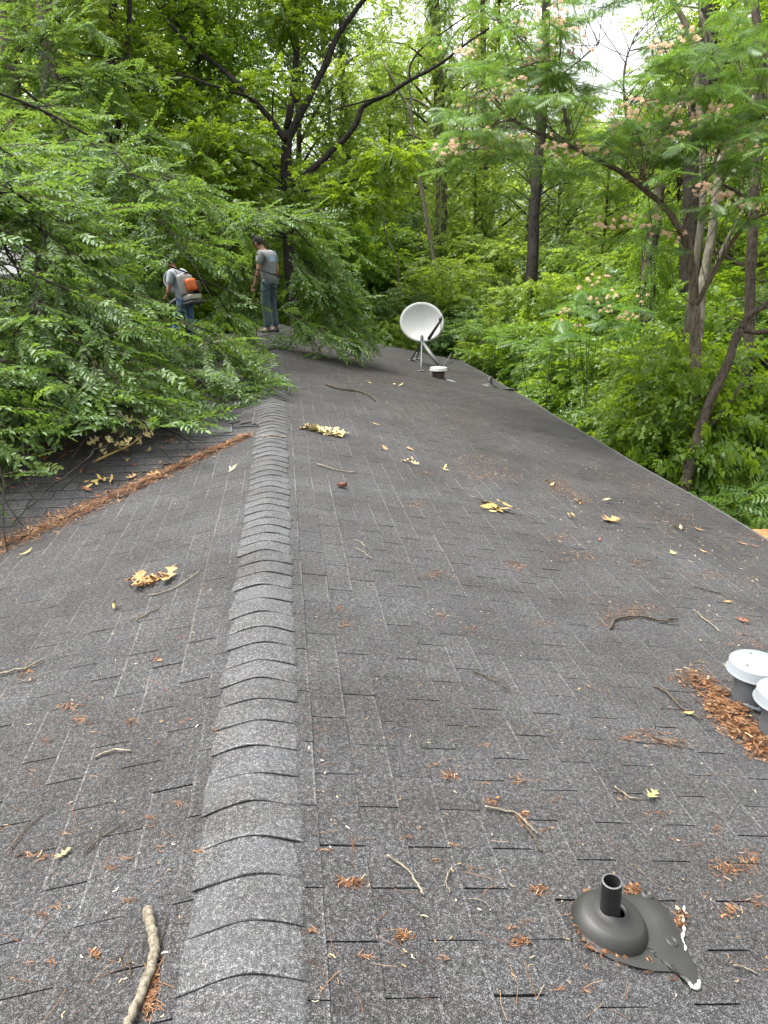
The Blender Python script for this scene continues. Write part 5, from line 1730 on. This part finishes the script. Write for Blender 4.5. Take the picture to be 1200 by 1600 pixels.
def puff(c, s, up):
    """powder-puff flower: fine radiating threads"""
    global fb
    for _ in range(26):
        d = rng.normal(size=3); d /= np.linalg.norm(d)
        d = d + up * 0.75; d /= np.linalg.norm(d)
        a = np.cross(d, rng.normal(size=3)); a /= np.linalg.norm(a)
        w = 0.0042
        L_ = s * rng.uniform(0.75, 1.1)
        FV.extend([c - a * w * 0.4, c + a * w * 0.4, c + d * L_ * 0.65 + a * w, c + d * L_ * 0.65 - a * w, c + d * L_ + a * w * 1.6, c + d * L_ - a * w * 1.6])
        FF.extend([(fb, fb+1, fb+2, fb+3), (fb+3, fb+2, fb+4, fb+5)])
        FR.extend([rng.uniform(0.0, 0.3), rng.uniform(0.35, 1.0)])
        fb += 6
mtips = []
flowers = [(740,160),(768,150),(725,85),(855,225),(878,242),(960,200),(990,190),(1068,168),(1090,178),(1112,176),(930,232),(1010,228),(1042,226),(1115,236),(1156,228),(1192,206),(1040,72),(1025,84),(1056,64),(880,45),(905,75),(836,92),(815,132),(860,72),(715,232),(692,240),(776,222),(1108,300),(1130,312),(1168,322),(1022,332),(1045,368),(985,345),(950,350),(1185,318),(1000,170),(985,165),(745,225),(800,150),(810,215),(870,30),(850,10),(825,45),(790,215),(1045,180),(1065,205)]
for (x_, y_) in flowers:
    mtips.append((x_, y_, rng.uniform(8.6, 10.2), True))
for _ in range(230):
    while True:
        x_, y_ = rng.uniform(690, 1210), rng.uniform(-30, 345)
        dens = 1.0 if (y_ < 255 and (x_ > 830 or y_ < 240)) else 0.35
        if y_ > 200 and x_ < 930 and x_ > 830: dens = 0.5
        if 905 < x_ < 1010 and 20 < y_ < 120: dens = 0.02
        if x_ < 790 and y_ < 60: dens = 0.25
        if y_ > 275 and x_ < 1060: dens = 0.1
        if rng.random() < dens: break
    mtips.append((x_, y_, rng.uniform(8.6, 10.8), False))
ends = []
allm = np.concatenate(list(mim.values()))
for (x_, y_, d_, fl) in mtips:
    c = P(x_, y_ + (22 if fl else 0), d_)
    nf = rng.integers(7, 12)
    a0 = rng.uniform(0, 6.283)
    for k in range(nf):
        a = a0 + k * 6.283 / nf + rng.normal(0, 0.25)
        d = np.array([math.cos(a), math.sin(a), rng.uniform(-0.55, 0.15)])
        f_.add(c + np.array([math.cos(a), math.sin(a), 0]) * 0.03, d, rng.uniform(0.5, 0.9), rng.normal(0, 0.15))
    if fl:
        big = d_ < 11.5
        for _ in range(rng.integers(7, 13)):
            off = np.array([rng.normal(0, 0.11), rng.normal(0, 0.11), rng.uniform(0.08, 0.26)])
            puff(c + off, 0.036 if big else 0.036, np.array([0, 0, 1.0]))
    dv_ = np.linalg.norm(allm - c + np.array([0, 0, 0.5]), axis=1)
    j = rng.choice(np.where(dv_ < dv_.min() + 0.45)[0])
    if np.linalg.norm(allm[j] - c) < 3.0:
        L = smooth_line([allm[j], (allm[j] + c) / 2 + rng.normal(0, 0.12, 3), c], 4)
        ends.append((L, 0.007, 0.003, 'branch'))
mt = bark_tree('silk_tree', 'silk tree with feathery leaves and pink powder puff flowers beside the eave',
     [(mim['trunk'], 0.085, 0.065, 'trunk'), (mim['a'], 0.05, 0.015, 'limb'), (mim['b'], 0.035, 0.018, 'limb'), (mim['c'], 0.028, 0.010, 'limb'), (mim['d'], 0.026, 0.008, 'limb'), (mim['e'], 0.016, 0.007, 'limb'),
      (mim['f'], 0.025, 0.01, 'limb'), (mim['g'], 0.018, 0.008, 'limb'), (mim['h'], 0.04, 0.02, 'limb'), (mim['i'], 0.014, 0.006, 'limb'), (mim['j'], 0.014, 0.006, 'limb'), (mim['k'], 0.014, 0.006, 'limb')] + ends, 'bark_grey', fo=f_, leaf='mimosa')
me = np_mesh('blossoms', np.array(FV) - np.array(mt.location), np.array(FF), FR)
o = link('blossoms', me, mt, M['flower'])
tag(o, 'clusters of pink powder puff flowers', kind='stuff')
f3 = Foliage(505, T_FROND)
FV, FF, FR, fb = [], [], [], 0
q0 = P(945, 560, 13.2)
g0 = np.array([q0[0], q0[1], ground_z(q0[0], q0[1])])
st = []
for (x_, y_) in [(878, 500), (900, 470), (915, 455), (925, 482), (945, 500), (960, 475), (985, 505), (1000, 480), (893, 520), (970, 515), (940, 450)]:
    c = P(x_, y_, rng.uniform(12.2, 13.4))
    st.append((smooth_line([g0, (g0 * 0.35 + c * 0.65) + rng.normal(0, 0.08, 3) - [0, 0, 0.2], c], 5), 0.008, 0.004, 'stem'))
    for k in range(7):
        a = k * 0.9 + rng.normal(0, 0.2)
        f3.add(c, np.array([math.cos(a), math.sin(a), rng.uniform(-0.5, 0.1)]), rng.uniform(0.8, 1.15), rng.normal(0, 0.15))
    for _ in range(rng.integers(3, 7)):
        puff(c + np.array([rng.normal(0, 0.08), rng.normal(0, 0.08), rng.uniform(0.08, 0.22)]), 0.040, np.array([0, 0, 1.0]))
ms = bark_tree('silk_tree', 'low silk tree sapling with whitish pink flowers in the thicket by the eave', st, 'bark_brown', fo=f3, leaf='mimosa', to_ground=False)
o = link('blossoms', np_mesh('blossoms', np.array(FV) - np.array(ms.location), np.array(FF), FR), ms, M['flower'])
o['kind'] = 'stuff'
# leaning stem below the silk tree
bark_tree('leaning_tree', 'bare brown leaning trunk that forks low behind the right eave', [(px_line([(1070, 760), (1090, 680), (1110, 620), (1135, 570), (1158, 515)], 10.2), 0.075, 0.055, 'trunk'),
     (px_line([(1158, 515), (1172, 490), (1195, 475), (1230, 440)], 10.2), 0.05, 0.03, 'limb'), (px_line([(1158, 515), (1185, 520), (1220, 510)], 10.2), 0.045, 0.03, 'limb'), (px_line([(1088, 690), (1130, 640), (1160, 600)], 10.3), 0.03, 0.02, 'limb')], 'bark_brown')
# sumac-like plant above the deck
_rs = np.random.default_rng(18)
def pinnate(rng, L=0.55, pairs=8):
    Vs, Fs, b = [], [], 0
    lv, lf = leaf_shape(0.13, 0.045, False)
    for i in range(pairs):
        for s in (-1, 1):
            t = (i + 1) / (pairs + 0.5)
            d = np.array([[math.cos(1.15), s * math.sin(1.15), -0.12]])
            R = rot_from(d, np.array([[0, 0, 1.0]]), np.array([rng.normal(0, 0.15)]))
            V, F = place(lv, lf, np.array([[t * L, 0, -0.2 * L * t * t]]), R, np.array([1.0 - 0.4 * abs(t - 0.45)]))
            Vs.append(V); Fs.append(F + b); b += len(V)
    return np.concatenate(Vs), np.concatenate(Fs)
T_PIN = [pinnate(_rs) for _ in range(3)]
def pinnate_plant(label, px, d, top, n, seed):
    f2 = Foliage(seed, T_PIN)
    q = P(px, top, d)
    g0 = np.array([q[0], q[1], ground_z(q[0], q[1])])
    st = []
    for k in range(n):
        c = q + f2.rng.normal(0, 1, 3) * [0.45, 0.45, 0.22] - [0, 0, 0.25]
        for m_ in range(6):
            a = f2.rng.uniform(0, 6.283)
            f2.add(c, np.array([math.cos(a), math.sin(a), f2.rng.uniform(-0.2, 0.35)]), f2.rng.uniform(0.7, 1.1), f2.rng.normal(0, 0.12))
        st.append((smooth_line([g0, (g0 + c) / 2 + f2.rng.normal(0, 0.1, 3), c], 4), 0.010, 0.005, 'stem'))
    bark_tree('sumac_plant', label, st, 'bark_brown', cat='shrub', fo=f2, leaf='mimosa', to_ground=False)
pinnate_plant('fern leaved plant right behind the wooden deck corner', 1170, 9.6, 770, 12, 601)
pinnate_plant('fern leaved plant left of the deck corner behind the eave', 1120, 10.3, 765, 9, 602)
pinnate_plant('fern leaved plant in the thicket left of the flowering tree', 900, 14.5, 520, 8, 603)
pinnate_plant('fern leaved bright plant just right of the satellite dish', 760, 17.8, 505, 9, 604)

# ------------------------------------------------------------------ drooping elms over the left of the roof
WIN = [(258, 404, 332, 492), (286, 505, 302, 545), (399, 366, 446, 470), (406, 470, 440, 524)]
EDGE = [(-80, 800), (55, 770), (85, 720), (100, 684), (160, 664), (250, 666), (300, 676), (370, 652), (388, 632), (445, 604), (452, 585), (470, 572), (580, 566), (600, 540)]
def blocked(p, fo):
    x_, y_, w = proj(p)
    if y_ > np.interp(x_, [q[0] for q in EDGE], [q[1] for q in EDGE]) and not (x_ < 45 and 822 < y_ < 885):
        return True
    if x_ < 42 and 375 < y_ < 465 and fo.rng.random() < 0.6:
        return True
    for (a, b_, c, d) in WIN:
        if a - 3 < x_ < c + 3 and b_ - 3 < y_ < d + 3 and w < 15.5:
            return fo.rng.random() < (0.96 if y_ < 445 else 0.85 if y_ < 470 else 0.62)
    return False
def roof_depth(x, y):
    p = on_roof(x, y)
    w = proj(p)[2]
    return w if (WX < p[0] < HW and Y0 < p[1] < Y1) else 40.0

def elm(label, base, trunk, tips, seed, name='elm_tree', reach=0.0):
    fo = Foliage(seed, T_ELM)
    rng = fo.rng
    limbs = [(trunk, 0.17, 0.06, 'trunk')]
    tw = MB()
    nodes = []
    for ti, (T, S_, w) in enumerate(tips):
        T, S_ = np.array(T), np.array(S_)
        if ti >= 12:            # later boughs leave an older limb, not the trunk
            A = np.concatenate(nodes)
            dv = A - T
            cost = np.linalg.norm(dv, axis=1) + 2.5 * np.clip(-dv[:, 2] - 0.1, 0, None) + 1.2 * np.clip(dv[:, 0] + 0.2, 0, None)
            cost = np.abs(cost - rng.uniform(0.9, 2.2)) + 0.4 * np.clip(-dv[:, 2], 0, None)
            S_ = A[np.argmin(cost)]
        chord = T - S_
        Ln = np.linalg.norm(chord)
        ctl = S_ + chord * 0.5 + np.array([0, 0, 0.14 * Ln]) + rng.normal(0, 0.05 * Ln, 3)
        ts = np.linspace(0, 1, 15)
        C = np.array([(1-t)**2 * S_ + 2*t*(1-t) * ctl + t*t * T for t in ts])
        C += np.cumsum(rng.normal(0, 0.02, C.shape), axis=0)
        for q in C:
            if WX < q[0] < HW and Y0 < q[1] < Y1:
                q[2] = max(q[2], roof_z(q[0], q[1]) + 0.05)
        nodes.append(C[3:13])
        limbs.append((C, 0.006 + 0.0032 * Ln, 0.003, 'bough'))
        n_tw = int((11 + Ln * 5.5) * w)
        for k in range(n_tw):
            t = 1 - (0.62 if Ln > 4 else 0.92) * rng.random() ** 1.05
            i = min(13, int(t * 14))
            p = C[i] * (1 - (t*14 - i)) + C[i+1] * (t*14 - i)
            tg = C[i+1] - C[i]; tg /= np.linalg.norm(tg)
            sd = np.cross(tg, [0, 0, 1.0]); sd /= np.linalg.norm(sd) + 1e-9
            s = 1 if k % 2 else -1
            d = tg * rng.uniform(0.2, 1.0) + sd * s * rng.uniform(0.3, 1.2) + np.array([0, 0, rng.uniform(-0.38, 0.35)])
            d /= np.linalg.norm(d)
            ln = rng.uniform(0.25, 0.75) * (1.15 - 0.5 * t)
            # twig with one to three leafy sprays
            e = p + d * ln
            if WX < e[0] < HW and Y0 < e[1] < Y1:
                zr = roof_z(e[0], e[1]) + 0.04
                if e[2] < zr: e[2] = zr + 0.06 * rng.random(); d = (e - p) / (np.linalg.norm(e - p) + 1e-9)
            if blocked(p, fo) or blocked(e, fo) or blocked((p + e) / 2, fo): continue
            tw.tube([p, (p + e) / 2 + [0, 0, 0.02], e], [0.0035, 0.0028, 0.0015], 3, 0, False)
            fo.add(p + d * ln * 0.15, d, min(1.2, ln * 1.5), rng.normal(0, 0.12))
            for m_ in range(rng.integers(1, 4)):
                q = p + d * ln * rng.uniform(0.2, 0.9)
                d2 = d + sd * rng.normal(0, 0.6) + np.array([0, 0, rng.uniform(-0.3, 0.1)])
                d2 /= np.linalg.norm(d2)
                e2 = q + d2 * 0.4
                if WX < e2[0] < HW and Y0 < e2[1] < Y1 and e2[2] < roof_z(e2[0], e2[1]) + 0.03:
                    d2[2] = abs(d2[2]) * 0.3
                if blocked(q + d2 * 0.3, fo): continue
                fo.add(q, d2, rng.uniform(0.6, 1.0), rng.normal(0, 0.12))
    root = bark_tree(name, label, limbs, 'bark_dark', fo=fo, leaf='elm')
    me = bpy.data.meshes.new('twigs')
    V = np.array(tw.v) - np.array(root.location)
    me.from_pydata(V.tolist(), [], tw.f)
    link('twigs', me, root, M['twig'])
    return root

rng = np.random.default_rng(700)
def inside(x, y, poly):
    c = False
    j = len(poly) - 1
    for i in range(len(poly)):
        xi, yi = poly[i]; xj, yj = poly[j]
        if (yi > y) != (yj > y) and x < (xj - xi) * (y - yi) / (yj - yi) + xi: c = not c
        j = i
    return c
# tree behind the wing
ex, ey = -4.9, 12.8
tr = [np.array([ex, ey, ground_z(ex, ey)]), np.array([ex + 0.1, ey, -1.0]), np.array([ex - 0.1, ey + 0.1, 2.0]), np.array([ex, ey, 4.5]), np.array([ex + 0.2, ey, 7.5])]
poly = [(60, 170), (230, 260), (330, 310), (430, 350), (520, 380), (570, 440), (565, 560), (470, 560), (420, 545), (390, 560), (330, 640), (200, 640), (60, 600)]
tips = []
while len(tips) < 92:
    x_, y_ = rng.uniform(60, 580), rng.uniform(150, 640)
    if not inside(x_, y_, poly): continue
    if any(a - 12 < x_ < c + 12 and b_ - 12 < y_ < d + 6 for (a, b_, c, d) in WIN): continue
    rd = roof_depth(x_, y_)
    d_ = min(rng.uniform(8.5, 13.2), rd - 0.15)
    if x_ > 440: d_ = min(rng.uniform(11.6, 13.2), rd - 0.1)
    tips.append((P(x_, y_, d_), (ex + rng.normal(0.1, 0.2), ey + rng.normal(0, 0.2), rng.uniform(1.0, 4.6)), 1.0))
for (x_, y_) in [(570, 556), (545, 550), (505, 560), (475, 552), (560, 520), (530, 500), (550, 455), (565, 405), (520, 390), (490, 352), (540, 470), (500, 450), (480, 520), (395, 545), (380, 610), (350, 520), (370, 480), (470, 400), (262, 530), (325, 520), (310, 565), (345, 500), (255, 505), (80, 60), (150, 120), (20, 40), (40, 130), (110, 170), (180, 190), (10, 180), (60, 10), (200, 140), (240, 190), (130, 40), (30, 90), (90, 120), (160, 60), (250, 120), (300, 220), (5, 0), (70, 190), (0, 110)]:
    rd = roof_depth(x_, y_)
    tips.append((P(x_, y_, min(12.6, rd - 0.08)), (ex + 0.2, ey, rng.uniform(1.5, 4.5) if y_ > 250 else rng.uniform(4, 7)), 0.7 if x_ > 440 else 0.9))
elm('elm tree whose drooping branches hang over the far left of the roof', (ex, ey), tr, tips, 710)
# tree left of the wing, out of the picture, branches reaching in and resting on the roof
ex2, ey2 = -6.6, 6.6
tr2 = [np.array([ex2, ey2, ground_z(ex2, ey2)]), np.array([ex2, ey2, 0.0]), np.array([ex2 + 0.1, ey2, 3.0]), np.array([ex2, ey2, 6.0])]
poly2 = [(-40, 240), (120, 300), (240, 420), (250, 560), (330, 620), (330, 660), (250, 670), (150, 660), (60, 720), (-40, 790)]
tips = []
while len(tips) < 72:
    x_, y_ = rng.uniform(-40, 340), rng.uniform(200, 840)
    if not inside(x_, y_, poly2): continue
    if any(a - 15 < x_ < c + 15 and b_ - 15 < y_ < d + 10 for (a, b_, c, d) in WIN): continue
    rd = roof_depth(x_, y_)
    d_ = min(rng.uniform(6.0, 9.5) if y_ < 700 else rng.uniform(5.2, 7.0), rd - 0.12)
    tips.append((P(x_, y_, d_), (ex2 + rng.normal(0.3, 0.3), ey2 + rng.normal(0, 0.3), rng.uniform(0.9, 4.6)), 0.9))
for (x_, y_) in [(442, 602), (420, 608), (395, 622), (375, 612), (350, 655), (310, 700), (330, 680), (290, 705), (270, 722), (240, 700), (180, 680), (95, 775), (70, 765), (30, 780), (10, 775), (25, 850), (15, 868), (5, 860), (40, 735), (60, 700)]:
    rd = roof_depth(x_, y_)
    tips.append((P(x_, y_, rd - 0.07), (ex2 + 0.4, ey2 - 0.2 + rng.normal(0, 0.3), rng.uniform(0.6, 2.6)), 0.9))
elm('elm tree whose leafy branches rest on the side wing at the left photo edge', (ex2, ey2), tr2, tips, 720)

# ------------------------------------------------------------------ white neighbouring building at the left, wooden deck at the right
q = P(-70, 470, 16.5)
nb = empty('neighbour_house', (q[0], q[1], ground_z(q[0], q[1])), rad(15))
tag(nb, 'white sided house glimpsed through the branches at the left photo edge', 'house')
MB().box((-4, 0, 0), (2.2, 6, 4.6)).build('wall', M['white_wall'], nb)
for k in range(20):
    MB().add([(-4.0, -0.004, 0.1 + k*0.225), (2.2, -0.004, 0.1 + k*0.225), (2.2, -0.030, 0.1 + k*0.225), (-4.0, -0.030, 0.1 + k*0.225), (-4.0, -0.004, 0.32 + k*0.225), (2.2, -0.004, 0.32 + k*0.225)],
             [(3, 2, 5, 4), (0, 1, 2, 3)]).build('siding_board', M['white_wall'], nb)
MB().add([(-4.4, -0.4, 4.6), (2.6, -0.4, 4.6), (2.6, 3, 6.2), (-4.4, 3, 6.2), (2.6, 6.4, 4.6), (-4.4, 6.4, 4.6), (-4.4, -0.4, 4.45), (2.6, -0.4, 4.45), (2.6, 6.4, 4.45), (-4.4, 6.4, 4.45)],
         [(0, 1, 2, 3), (3, 2, 4, 5), (6, 7, 1, 0), (5, 4, 8, 9), (1, 7, 8, 4, 2), (0, 3, 5, 9, 6), (9, 8, 7, 6)]).build('roof', M['grey_roof'], nb)
wdw = MB().box((-1.4, -0.05, 1.8), (-0.4, -0.01, 3.2)).build('window', M['white_wall'], nb)
MB().box((-1.32, -0.058, 1.88), (-0.48, -0.05, 3.12)).build('pane', M['glass'], wdw)

zdeck = -1.55
def at_z(x, y, z):
    dr = _f + _r * (x - 600) / FPX + _u * (800 - y) / FPX
    return _c + dr * ((z - _c[2]) / dr[2])
c0 = at_z(1150, 827, zdeck)
dk = empty('wooden_deck', (c0[0], c0[1], ground_z(c0[0], c0[1])))
tag(dk, 'orange brown wooden deck just below the eave at the right photo edge', 'deck')
hz = zdeck - ground_z(c0[0], c0[1])
dk.rotation_euler = (0, 0, rad(-YAW))
for k in range(30):
    MB().box((-0.6, -0.145 * (k + 1) + 0.006, hz - 0.035), (3.4, -0.145 * k, hz + random.uniform(-0.002, 0.002))).build('deck_board', M['deck_wood'], dk)
for (x_, y_) in [(-0.5, -0.1), (3.2, -0.1), (-0.5, -4.0), (3.2, -4.0)]:
    MB().box((x_ - 0.05, y_ - 0.05, -0.1), (x_ + 0.05, y_ + 0.05, hz - 0.036)).build('post', M['deck_wood'], dk)
